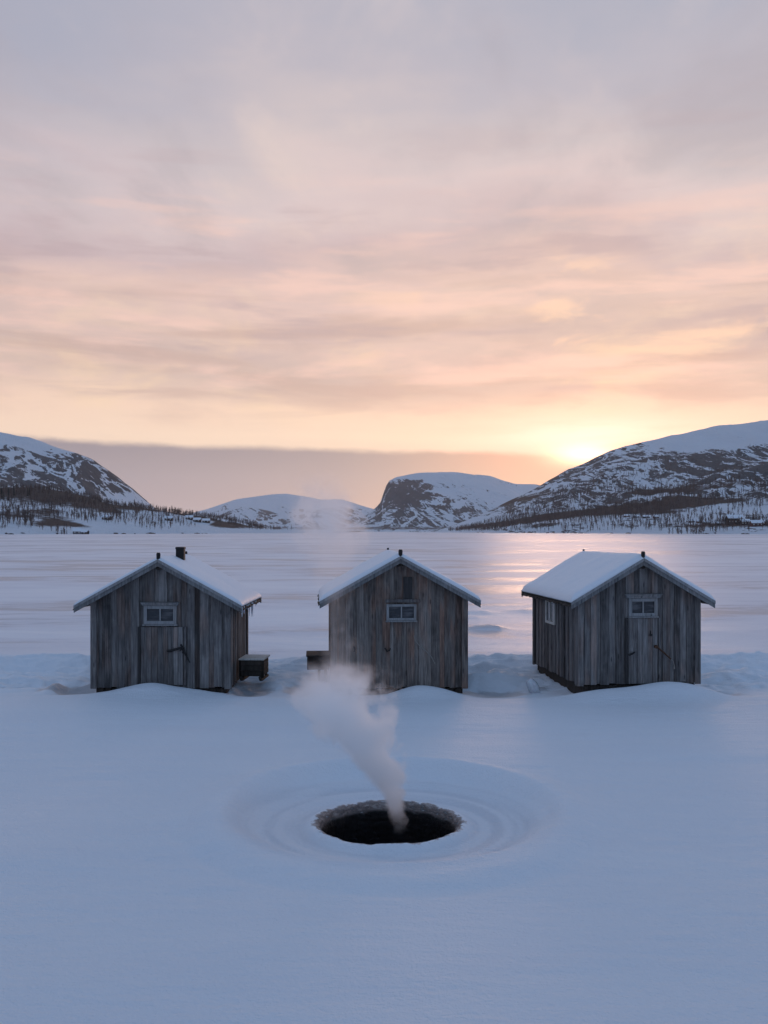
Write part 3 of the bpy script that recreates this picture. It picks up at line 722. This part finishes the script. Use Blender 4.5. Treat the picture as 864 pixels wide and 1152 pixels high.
make_mountain('mountain', 'grey lower ridge ahead of the far white mountain', -1400, 300, 3900, 5600, 16,
              range_fn([(150, 600), (215, 592), (242, 582), (262, 573), (285, 571), (303, 575), (322, 582), (340, 579), (362, 572), (385, 570), (400, 574), (420, 586), (445, 598), (480, 601)], 4600, 4000, 5600, 181, 60), range_rock(182, .9), lambda X, Y, Z: .6 * sstep(35, 15, Z), M['mtF'])

# ------------------------------------------------------------------ trees
def tree_geo(seed, conifer=False):
    r = random.Random(seed); vs = []; fs = []
    def spike(p, q, r0, n=3):
        p = np.array(p); q = np.array(q); d = q - p; a = np.cross(d, (.3, .9, .1)); a /= np.linalg.norm(a); b_ = np.cross(d, a); b_ /= np.linalg.norm(b_)
        k0 = len(vs)
        for k in range(n): vs.append(p + r0 * (math.cos(2 * pi * k / n) * a + math.sin(2 * pi * k / n) * b_))
        vs.append(q)
        for k in range(n): fs.append((k0 + k, k0 + (k + 1) % n, k0 + n))
    if conifer:
        spike((0, 0, -.02), (0, 0, 1), .018, 4)
        z = .08
        while z < .97:
            L = .19 * (1 - z) ** .8 + .015
            for k in range(7):
                a = r.uniform(0, 2 * pi); l = L * r.uniform(.6, 1.1)
                spike((0, 0, z + .02), (l * math.cos(a), l * math.sin(a), z - .05 * r.uniform(.3, 1.3)), .03 * (1 - z) + .012)
            z += .06
    else:
        stems = r.choice((1, 1, 2, 3))
        for s_ in range(stems):
            a0 = r.uniform(0, 6.28); tx, ty = .08 * (stems > 1) * math.cos(a0) + r.uniform(-.03, .03), .08 * (stems > 1) * math.sin(a0)
            H = r.uniform(.8, 1.0)
            spike((0, 0, -.03), (tx, ty, H), .016, 4)
            for k in range(int(26 / stems) + 4):
                f = r.uniform(.18, .95); a = r.uniform(0, 6.28); l = (.26 * (1 - f) + .07) * r.uniform(.6, 1.2)
                p = (tx * f, ty * f, H * f); q = (p[0] + l * .55 * math.cos(a), p[1] + l * .55 * math.sin(a), p[2] + l * r.uniform(.5, .95))
                spike(p, q, .014)
                m = tuple((p[i] + q[i]) / 2 for i in range(3)); a2 = a + r.uniform(-1.2, 1.2)
                spike(m, (m[0] + l * .3 * math.cos(a2), m[1] + l * .3 * math.sin(a2), m[2] + l * .4), .010)
    return np.array(vs), np.array(fs)
GEO = [tree_geo(s) for s in range(7)]; CON = [tree_geo(50 + s, True) for s in range(3)]
def wood_stuff(name, label, pts, hf, hmin, hmax, mat, geos):
    VV, FF, b = [], [], 0
    for (x, y) in pts:
        g_, f_ = geos[rng.integers(len(geos))]; s_ = rng.uniform(hmin, hmax); a = rng.uniform(0, 6.28)
        c, s0 = math.cos(a), math.sin(a); w = s_ * rng.uniform(.85, 1.25)
        v = np.stack([(g_[:, 0] * c - g_[:, 1] * s0) * w, (g_[:, 0] * s0 + g_[:, 1] * c) * w, g_[:, 2] * s_], 1)
        v += (x, y, float(hf(np.array(x), np.array(y))) - .3)
        VV.append(v); FF.append(f_ + b); b += len(v)
    o = mesh_np(name, np.concatenate(VV), None, mat, False, tris=np.concatenate(FF))
    return tag(o, label, kind='stuff')
def scatter(n, xr, yr, w):
    out = []
    while len(out) < n:
        x = rng.uniform(*xr, 4000); y = rng.uniform(*yr, 4000); k = rng.random(4000) < w(x, y)
        out += list(zip(x[k], y[k]))
    return out[:n]
def bark(name, c1, c2):
    t = NT(name); n = t.noise(t.pos(), .2, 3); t.pbr(t.mix(n, c1, c2), .9, .1); return t.m
M['birch'] = bark('birch_twigs', (.075, .050, .042), (.16, .115, .10)); M['spruce'] = bark('dark_needles', (.018, .022, .018), (.035, .036, .03))
def vis_px(x): return x
def wL(x, y):
    z = left_h(x, y); n = fbm(x * .012, y * .012, 3, 201)
    d = sstep(960, 1080, y) * (1 - sstep(1330, 1440, y)) * sstep(12, 26, z) * 1.0 + .45 * sstep(.46, .6, n) * sstep(1.5, 5, z) + .5 * sstep(-430, -330, x) * sstep(2, 6, z) * sstep(.38, .5, n)
    return np.where(z > 1.5, d * (1 - sstep(72, 90, z)), 0)
def wR(x, y):
    z = right_h(x, y); n = fbm(x * .007 - z * .02, y * .003 + z * .05, 4, 145)
    d = sstep(.40, .55, n) * sstep(3, 9, z) * (1 - sstep(62, 90, z)) +   .02 * sstep(60, 40, z) + .22 * sstep(125, 60, z) * sstep(25, 45, z) + .5 * sstep(480, 260, x)
    d = d * (1 - sstep(105, 140, z)) + .22 * sstep(620, 540, x) * sstep(70, 110, z)
    return np.where(z > 2.0, d, 0)
wood_stuff('birch_wood', 'bare brown birch wood over the foot of the left mountain', scatter(8000, (-1000, -130), (800, 1450), wL), left_h, 4, 10, M['birch'], GEO)
wood_stuff('birch_wood', 'bare brown birch wood over the foot of the right mountain', scatter(11000, (90, 1150), (820, 1900), wR), right_h, 5, 11, M['birch'], GEO)
wood_stuff('spruce_wood', 'dark spruce wood along the band above the left shore', scatter(420, (-900, -300), (1060, 1260), lambda x, y: sstep(-380, -520, x) * sstep(.42, .6, fbm(x * .01, y * .01, 2, 207)) * (left_h(x, y) > 14)), left_h, 7, 12, M['spruce'], CON)
# the trees one can tell apart: thickets on the shores
tm = []
for k, (g_, f_) in enumerate(GEO):
    me = bpy.data.meshes.new('birch_tree'); me.from_pydata([tuple(v) for v in g_], [], [tuple(int(i) for i in f) for f in f_]); me.materials.append(M['birch']); tm.append(me)
def single(pxx, Y, H, label, group, hf, k):
    x = (pxx - CX) / F * Y; o = bpy.data.objects.new('birch_tree', tm[k % len(tm)]); COL.objects.link(o)
    o.location = (x, Y, float(hf(np.array(x), np.array(float(Y)))) - .2); o.scale = (H * 1.15, H * 1.15, H); o.rotation_euler.z = k * 1.3
    tag(o, label, 'tree', group)
rr = random.Random(9); k = 0
for lab, grp, lst, hf in (
    ('bare birch in the dark thicket at the left edge of the lake shore', 'birches of the left edge thicket', [(rr.uniform(-6, 13), 865 + rr.uniform(-10, 40), rr.uniform(11, 17)) for _ in range(12)], left_h),
    ('bare birch in the tall clump right of the left edge thicket', 'birches of the tall shore clump', [(rr.uniform(18, 37), 870 + rr.uniform(-10, 40), rr.uniform(12, 18)) for _ in range(16)], left_h),
    ('bare birch in the low lone clump close to the left shore line', 'birches of the lone shore clump', [(rr.uniform(62, 75), 845 + rr.uniform(-6, 14), rr.uniform(7, 11)) for _ in range(9)], left_h),
    ('bare birch in the thicket beside the right shore farmhouse', 'birches by the farmhouse', [(rr.uniform(752, 808), 900 + rr.uniform(-20, 40), rr.uniform(9, 13)) for _ in range(26)], right_h)):
    for a in lst:
        single(a[0], a[1], a[2], lab, grp, hf, k); k += 1

# ------------------------------------------------------------------ far houses and boathouses
M['dkwall'] = simple('dark_painted_boards', (.045, .032, .030), .8, .2, 0, 1.5)
M['rdwall'] = simple('red_brown_boards', (.12, .05, .04), .8, .2, 0, 1.5)
M['grwall'] = simple('grey_boards', (.16, .16, .17), .8, .2, 0, 1.5)
def house(pxx, Y, L, Wd, H, rh, rz, mat, name, label, cat, hf, group=None, chim=False, wins=3, zoff=0):
    x = (pxx - CX) / F * Y
    z = max(float(hf(np.array(x), np.array(float(Y)))), 0.0) + zoff
    root = empty(name, (x, Y, z), rz); tag(root, label, cat, group)
    mb = MB(); hl, hw = L / 2, Wd / 2
    P = [(-hw, -1.5), (hw, -1.5), (hw, H), (0, H + rh), (-hw, H)]
    mb.add([(-hl, a, c) for a, c in P] + [(hl, a, c) for a, c in P], [(0, 1, 2, 3, 4), (9, 8, 7, 6, 5), (0, 5, 6, 1), (1, 6, 7, 2), (2, 7, 8, 3), (3, 8, 9, 4), (4, 9, 5, 0)])
    mb.build('wall', mat, root)
    mb = MB(); ov = .5
    for s_ in (-1, 1):
        e = hw + ov; ze = H - rh * ov / hw
        mb.hexa([(-hl - ov, 0, H + rh + .05), (hl + ov, 0, H + rh + .05), (hl + ov, s_ * e, ze + .05), (-hl - ov, s_ * e, ze + .05),
                 (-hl - ov, 0, H + rh + .5), (hl + ov, 0, H + rh + .5), (hl + ov, s_ * e, ze + .45), (-hl - ov, s_ * e, ze + .45)])
    rf = mb.build('roof', M['snow'], root)
    if chim:
        mb = MB(); mb.box(-.5, .5, .3, 1.2, H + rh * .5, H + rh + 1.6); mb.build('chimney', M['dkwall'], rf)
    for k in range(wins):
        xx = -hl + L * (k + .5) / wins
        mb = MB(); mb.box(xx - .6, xx + .6, -hw - .08, -hw + .02, H * .35, H * .35 + 1.3); mb.build('window', M['lid_wood'], root)
    return root
house(826, 950, 15, 8, 6.0, 3.0, R(4), M['dkwall'], 'farmhouse', 'tall dark farmhouse with snowy roof above the right shore', 'house', right_h, chim=True, wins=5)
house(838, 935, 8, 6, 3.2, 2.0, R(-5), M['dkwall'], 'farm_shed', 'dark shed joined close to the right end of the tall farmhouse', 'shed', right_h)
house(851, 900, 11, 6, 3.2, 2.2, R(3), M['rdwall'], 'barn', 'red brown barn with snowy roof near the right edge', 'barn', right_h)
house(862, 915, 9, 6, 3.4, 2.2, R(-8), M['dkwall'], 'barn', 'dark barn behind the red brown barn at the right edge', 'barn', right_h)
bh = 'boathouses along the right shore line'
for k, (p, Lx) in enumerate(((778, 6), (787, 5), (795, 7), (809, 6), (705, 7), (716, 6), (727, 8), (738, 6))):
    house(p, R_shore(np.array((p - CX) / F * 820.)) + 8, Lx, 4.5, 1.6, 1.3, R((k * 37) % 24 - 12), (M['dkwall'], M['rdwall'], M['grwall'])[k % 3], 'boathouse', 'small low boathouse with snowy roof in the row on the right shore line', 'boathouse', right_h, bh, wins=1)
house(87, 850, 7, 5, 2.6, 2.0, R(10), M['grwall'], 'cabin', 'grey cabin close to the left shore line right of the lone clump', 'cabin', left_h, wins=2)
house(96, 836, 5, 4, 2.0, 1.5, R(-15), M['dkwall'], 'cabin', 'smaller dark cabin in front of the grey cabin on the left shore', 'cabin', left_h, wins=1)
lg = 'cabins on the wooded left hillside'
for p, y in ((120, 1000), (213, 1130), (222, 1120), (232, 1125), (190, 1080)):
    house(p, y, 8, 5, 2.6, 1.9, R(p % 20 - 10), M['dkwall'], 'cabin', 'tiny dark cabin among the trees low on the left mountain foot', 'cabin', left_h, lg, wins=2)
# dark shore stones
bm = bmesh.new(); rs = random.Random(4)
for k in range(150):
    side = k % 2; x = rs.uniform(-900, -170) if side == 0 else rs.uniform(120, 1000)
    y = float((L_shore if side == 0 else R_shore)(np.array(x))) + rs.uniform(0, 10)
    z = max(float((left_h if side == 0 else right_h)(np.array(x), np.array(y))), 0)
    geom = bmesh.ops.create_icosphere(bm, subdivisions=1, radius=1)
    sx, sy, sz = rs.uniform(1, 4), rs.uniform(1, 2), rs.uniform(.4, 1.1)
    for v in geom['verts']:
        v.co *= rs.uniform(.8, 1.15); v.co.x = v.co.x * sx + x; v.co.y = v.co.y * sy + y; v.co.z = v.co.z * sz + z
me = bpy.data.meshes.new('shore_stones'); bm.to_mesh(me); bm.free(); me.materials.append(M['dkwall'])
o = bpy.data.objects.new('shore_stones', me); COL.objects.link(o); tag(o, 'dark stones and driftwood strewn along both lake shores', kind='stuff')

# ------------------------------------------------------------------ steam
def curve_node(t, val, pts):
    nd = t.t.nodes.new('ShaderNodeFloatCurve'); c = nd.mapping.curves[0]
    nd.mapping.use_clip = False
    while len(c.points) < len(pts): c.points.new(.5, .5)
    for p, (a, b_) in zip(c.points, pts): p.location = (a, b_); p.handle_type = 'AUTO'
    nd.mapping.update(); t.put(nd.inputs['Value'], val); return nd.outputs[0]
def steam(name, label, z0, z1, cxs, rads, amps, yy, dens, nscale, thr, drift=.0):
    """cxs etc: lists of (z, value)"""
    t = NT(name + '_volume'); P = t.pos(); x, y, z = t.sep(P)
    f = t.math('DIVIDE', t.math('SUBTRACT', z, z0), z1 - z0)
    nz = lambda l, off, sc_: [((a - z0) / (z1 - z0), b_ * sc_ + off) for a, b_ in l]
    cx_ = t.math('MULTIPLY', t.math('SUBTRACT', curve_node(t, f, nz(cxs, .5, .25)), .5), 4)
    rad = curve_node(t, f, nz(rads, 0, 1)); am = curve_node(t, f, nz(amps, 0, 1))
    w = t.n('ShaderNodeTexNoise'); t.put(w.inputs['Vector'], P); w.inputs['Scale'].default_value = 3.6; w.inputs['Detail'].default_value = 4
    wc = t.sep(w.outputs['Color'])
    wx = t.math('MULTIPLY', t.math('SUBTRACT', wc[0], .5), t.math('MULTIPLY', rad, 1.1)); wy = t.math('MULTIPLY', t.math('SUBTRACT', wc[1], .5), t.math('MULTIPLY', rad, 1.0))
    dx = t.math('ADD', t.math('SUBTRACT', x, cx_), wx); dy = t.math('ADD', t.math('SUBTRACT', y, yy), wy)
    d = t.math('DIVIDE', t.math('SQRT', t.math('ADD', t.math('MULTIPLY', dx, dx), t.math('MULTIPLY', dy, dy))), rad)
    fall = t.mr(d, 1.0, .15)
    n = t.noise(t.n('ShaderNodeVectorMath', operation='ADD', i_0=P, i_1=t.comb(0.3, 4, 1)).outputs[0], nscale, 6, .66, .7)
    nn = t.mr(t.math('ADD', n, t.math('MULTIPLY', t.math('SUBTRACT', fall, .5), .34)), thr, thr + .17)
    den = t.math('MULTIPLY', t.math('MULTIPLY', fall, nn), t.math('MULTIPLY', am, dens))
    pv = t.n('ShaderNodeVolumePrincipled'); pv.inputs['Color'].default_value = (1, 1, 1, 1); pv.inputs['Anisotropy'].default_value = .62
    t.put(pv.inputs['Density'], den)
    o_ = t.n('ShaderNodeOutputMaterial'); t.t.links.new(pv.outputs[0], o_.inputs['Volume'])
    # hull: ringed tube around the plume
    mb = MB(); zs = np.linspace(z0, z1, 26)
    ca = np.array(cxs); ra = np.array(rads)
    pts = [(np.interp(q, ca[:, 0], ca[:, 1]), yy, q) for q in zs]; rd = [float(np.interp(q, ra[:, 0], ra[:, 1])  ) * 1.30 + .01 for q in zs]
    vs = []; fs = []; n_ = 20
    for p, r_ in zip(pts, rd):
        for k in range(n_): vs.append((p[0] + r_ * math.cos(2 * pi * k / n_), p[1] + r_ * math.sin(2 * pi * k / n_), p[2]))
    for i in range(len(pts) - 1):
        for k in range(n_):
            k2 = (k + 1) % n_; fs.append((i * n_ + k, i * n_ + k2, (i + 1) * n_ + k2, (i + 1) * n_ + k))
    fs += [tuple(range(n_ - 1, -1, -1)), tuple(range((len(pts) - 1) * n_, len(pts) * n_))]
    mb.add(vs, fs); o = mb.build(name, t.m); tag(o, label, kind='stuff'); return o
steam('steam', 'pale steam plume rising from the round hole in the ice', -.22, 1.62,
      [(-.22, .16), (0, .13), (.35, .04), (.63, -.13), (1.0, -.38), (1.29, -.5), (1.62, -.55)],
      [(-.22, .16), (0, .21), (.35, .33), (.63, .50), (1.0, .74), (1.29, .82), (1.62, .75)],
      [(-.22, .0), (-.02, .30), (.15, .8), (.6, .85), (.9, .72), (1.15, .50), (1.35, .26), (1.62, 0)], 10.32, 18.0, 5.0, .475)
steam('steam', 'faint steam wisp drifting up from the plume past the middle hut', 1.5, 3.65,
      [(1.5, -.5), (2.0, -.52), (2.5, -.55), (2.9, -.55), (3.2, -.66), (3.65, -.6)],
      [(1.5, .5), (2.0, .32), (2.5, .40), (2.9, .62), (3.2, .62), (3.65, .3)],
      [(1.5, .16), (1.8, .20), (2.2, .14), (2.6, .22), (2.9, .8), (3.15, 1.1), (3.35, .5), (3.65, 0)], 10.4, 3.6, 3.6, .47)

# ------------------------------------------------------------------ haze
SUN_AZ, SUN_EL = math.degrees(math.atan2(226, F)), 4.35
t = NT('haze_air')
pv = t.n('ShaderNodeVolumePrincipled'); pv.inputs['Color'].default_value = (.93, .93, .95, 1); pv.inputs['Density'].default_value = 3.5e-5; pv.inputs['Anisotropy'].default_value = .6
o_ = t.n('ShaderNodeOutputMaterial'); t.t.links.new(pv.outputs[0], o_.inputs['Volume'])
mb = MB(); mb.box(-10800, 10800, -900, 10800, -4, 600)
tag(mb.build('haze', t.m), 'thin pale winter air over the lake and mountains', kind='stuff')

# ------------------------------------------------------------------ sky
t = NT('World', world=True); sc.world = t.m
d = t.n('ShaderNodeTexCoord').outputs['Generated']; x, y, z = t.sep(d)
el = t.math('MULTIPLY', t.math('ARCSINE', z), 57.2958)
az = t.math('MULTIPLY', t.math('ARCTAN2', x, y), 57.2958)
n_low = t.noise(t.vmul(d, (3.0, 3.0, 9.0)), 1, 4, .5, .3)
n_mid = t.noise(t.vmul(d, (6, 6, 26)), 1, 5, .55, .5)
elw = t.math('ADD', el, t.math('MULTIPLY', t.math('SUBTRACT', n_low, .5), t.mr(el, 3, 16, 2.0, 13.0)))
elw = t.math('ADD', elw, t.math('MULTIPLY', t.math('SUBTRACT', n_mid, .5), t.mr(el, 4, 14, 1.2, 3.5)))
def s2l(*c): return tuple((q / 255 / 12.92) if q / 255 < .04045 else ((q / 255 + .055) / 1.055) ** 2.4 for q in c)
e = lambda v: v / 90.0
sunward = t.ramp(t.math('DIVIDE', elw, 90.0), [
    (e(0), s2l(196, 184, 186)), (e(3), s2l(222, 196, 182)), (e(5.2), s2l(250, 219, 195)), (e(7.0), s2l(246, 211, 188)), (e(8.6), s2l(212, 184, 174)),
    (e(10.5), s2l(206, 180, 173)), (e(13), s2l(226, 194, 184)), (e(15.5), s2l(204, 180, 181)), (e(18.5), s2l(217, 197, 196)), (e(21), s2l(206, 192, 193)), (e(24), s2l(188, 181, 190)),
    (e(28), s2l(174, 174, 188)), (e(34), s2l(156, 164, 188)), (e(48), s2l(118, 147, 187)), (e(90), s2l(109, 142, 181))])
anti = t.ramp(t.math('DIVIDE', elw, 90.0), [
    (e(0), s2l(134, 150, 184)), (e(8), s2l(136, 154, 190)), (e(25), s2l(113, 147, 188)), (e(90), s2l(109, 142, 181))])
hl = t.math('SQRT', t.math('ADD', t.math('MULTIPLY', x, x), t.math('MULTIPLY', y, y)))
sa = R(SUN_AZ); cs = t.math('DIVIDE', t.math('ADD', t.math('MULTIPLY', x, math.sin(sa)), t.math('MULTIPLY', y, math.cos(sa))), t.math('MAXIMUM', hl, .001))
col = t.mix(t.mr(cs, .0, .85), anti, sunward)
# left part of the sky is a little bluer
col = t.mix(t.math('MULTIPLY', t.mr(az, -2, -24), t.math('MULTIPLY', t.mr(el, 12, 24), .45)), col, s2l(150, 157, 180))
# cloud sheets
inv = t.math('DIVIDE', 1.0, t.math('ADD', z, .10))
cp = t.comb(t.math('MULTIPLY', x, inv), t.math('MULTIPLY', y, inv), 0)
c1_ = t.noise(t.vmul(cp, (1.5, .9, 1)), 1, 6, .55, .6)
c2_ = t.noise(t.vmul(cp, (3.4, 2.0, 1)), 1, 5, .6, .4)
cl = t.math('ADD', t.math('MULTIPLY', c1_, .65), t.math('MULTIPLY', c2_, .35))
cwin = t.math('MULTIPLY', t.mr(el, 5.0, 9), t.mr(el, 60, 26))
light = t.math('MULTIPLY', t.mr(cl, .50, .66), cwin); darkm = t.math('MULTIPLY', t.mr(cl, .50, .36), cwin)
lit = t.ramp(t.math('DIVIDE', el, 40.0), [(0, s2l(255, 226, 180)), (.25, s2l(250, 214, 178)), (.45, s2l(238, 212, 198)), (1, s2l(205, 198, 206))])
drk = t.ramp(t.math('DIVIDE', el, 40.0), [(0, s2l(205, 168, 152)), (.25, s2l(196, 170, 165)), (.45, s2l(182, 170, 174)), (1, s2l(150, 155, 176))])
sw = t.mr(cs, .3, .95)
n_str = t.noise(t.comb(t.math('MULTIPLY', az, .055), t.math('MULTIPLY', el, .55), 3.0), 1, 6, .6, .5)
strk = t.math('MULTIPLY', t.mr(n_str, .46, .66), t.math('MULTIPLY', t.mr(el, 5.4, 8.5), t.mr(el, 17, 11)))
n_puf = t.noise(t.comb(t.math('MULTIPLY', az, .16), t.math('MULTIPLY', el, .42), 9.0), 1, 6, .55, .4)
col = t.mix(t.math('MULTIPLY', t.math('MULTIPLY', light, .55), sw), col, lit)
col = t.mix(t.math('MULTIPLY', t.math('MULTIPLY', darkm, .6), sw), col, drk)
col = t.mix(t.math('MULTIPLY', t.math('MULTIPLY', strk, .75), sw), col, s2l(200, 168, 158))
puf = t.math('MULTIPLY', t.mr(n_puf, .52, .66), t.math('MULTIPLY', t.math('MULTIPLY', t.mr(el, 8, 10.5), t.mr(el, 17, 13.5)), t.mr(az, -6, 4)))
col = t.mix(t.math('MULTIPLY', puf, .8), col, s2l(250, 208, 180))
n_lit = t.noise(t.comb(t.math('MULTIPLY', az, .075), t.math('MULTIPLY', el, .48), 21.0), 1, 6, .55, .25)
lits = t.math('MULTIPLY', t.mr(n_lit, .50, .68), t.math('MULTIPLY', t.mr(el, 6.5, 9), t.mr(el, 22, 14)))
col = t.mix(t.math('MULTIPLY', t.math('MULTIPLY', lits, .75), sw), col, s2l(246, 205, 190))
mauve = t.math('MULTIPLY', t.mr(n_lit, .47, .32), t.math('MULTIPLY', t.mr(el, 6.5, 9), t.mr(el, 26, 14)))
col = t.mix(t.math('MULTIPLY', t.math('MULTIPLY', mauve, .6), sw), col, s2l(184, 160, 164))
# low bank of cloud on the horizon
eb = t.math('ADD', 4.62, t.math('MULTIPLY', az, -.026)); eb = t.math('ADD', eb, t.math('MULTIPLY', t.math('SUBTRACT', t.noise(t.vmul(d, (9, 9, 22)), 1, 6, .62), .5), .9))
bank = t.mr(t.math('SUBTRACT', el, eb), -.30, .22, 1, 0)
bcol = t.ramp(t.math('DIVIDE', el, 6.0), [(0, s2l(178, 172, 182)), (.3, s2l(164, 154, 165)), (.8, s2l(146, 135, 147)), (1, s2l(154, 138, 145))])
bcol = t.mix(t.mr(az, -4, 10), bcol, t.mix(.5, bcol, s2l(232, 182, 150)))
bcol = t.mix(t.mr(cs, .2, .85), s2l(135, 145, 178), bcol)
# sun glow
da = t.math('SUBTRACT', az, SUN_AZ); de = t.math('SUBTRACT', el, SUN_EL)
def glow(wa, we, d_e=0.0):
    q = t.math('ADD', t.math('POWER', t.math('ABSOLUTE', t.math('DIVIDE', da, wa)), 2.0), t.math('POWER', t.math('ABSOLUTE', t.math('DIVIDE', t.math('SUBTRACT', de, d_e), we)), 2.0))
    return t.math('POWER', 2.71828, t.math('MULTIPLY', q, -1.0))
def add(c, g_, rgb): return t.mix(1.0, c, t.mix(g_, (0, 0, 0), rgb), 'ADD')
brk = t.mr(n_mid, .40, .62)
wide = glow(10, 3.4, 2.4)
col = add(col, t.math('MULTIPLY', wide, t.math('ADD', .5, t.math('MULTIPLY', brk, .5))), (.15, .0, -.02))
col = add(col, t.math('MULTIPLY', glow(5.2, .9, 1.15), t.math('ADD', .12, t.math('MULTIPLY', t.mr(n_str, .62, .42), .88))), (.50, .24, .24))
bankf = t.math('MULTIPLY', bank, t.math('SUBTRACT', 1.0, t.math('MULTIPLY', glow(2.2, 1.0), .6)))
col = t.mix(bankf, col, bcol)
col = add(col, glow(6.0, 1.5, 0), (.28, .0, -.05))
col = add(col, glow(1.7, .55, .0), (1.9, 1.1, .65))
# below the horizon
col = t.mix(t.mr(el, -.3, -3), col, (.30, .36, .52))
bg = t.n('ShaderNodeBackground'); t.put(bg.inputs[0], col); bg.inputs[1].default_value = 1.0
sky = t.n('ShaderNodeTexSky'); sky.sky_type = 'NISHITA'; sky.sun_disc = False; sky.sun_elevation = R(SUN_EL); sky.sun_rotation = R(SUN_AZ); sky.altitude = 300
bg2 = t.n('ShaderNodeBackground'); t.put(bg2.inputs[0], sky); bg2.inputs[1].default_value = .1
mx = t.n('ShaderNodeMixShader'); mx.inputs[0].default_value = .10; t.t.links.new(bg.outputs[0], mx.inputs[1]); t.t.links.new(bg2.outputs[0], mx.inputs[2])
ow = t.n('ShaderNodeOutputWorld'); t.t.links.new(mx.outputs[0], ow.inputs[0])
sc.world.cycles.sampling_method = 'MANUAL'; sc.world.cycles.sample_map_resolution = 1024

# ------------------------------------------------------------------ sun
L = bpy.data.lights.new('sun', 'SUN'); L.energy = .5; L.color = (1.0, .60, .40); L.angle = R(11)
so = bpy.data.objects.new('sun', L); COL.objects.link(so)
so.rotation_euler = (R(90 - SUN_EL), 0, -R(SUN_AZ) + pi)   # shines from azimuth SUN_AZ (towards +y, right)
so.location = (30, 120, 40)

# ------------------------------------------------------------------ camera + render
cam = bpy.data.cameras.new('camera'); co = bpy.data.objects.new('camera', cam); COL.objects.link(co); sc.camera = co
co.location = (0, 0, CAMZ); co.rotation_euler = (R(90), 0, 0)
cam.sensor_fit = 'VERTICAL'; cam.sensor_height = 24; cam.lens = 24 * F / 1152
cam.shift_y = (HOR - 576) / 1152
cam.clip_start = .1; cam.clip_end = 30000
sc.view_settings.view_transform = 'Standard'; sc.view_settings.look = 'None'; sc.view_settings.exposure = .17; sc.view_settings.gamma = 1
sc.view_settings.use_curve_mapping = False
sc.render.engine = 'CYCLES'
cy = sc.cycles; cy.use_denoising = True; cy.max_bounces = 16; cy.diffuse_bounces = 3; cy.glossy_bounces = 3; cy.volume_bounces = 12
cy.volume_step_rate = .35; cy.volume_max_steps = 512; cy.sample_clamp_indirect = 6
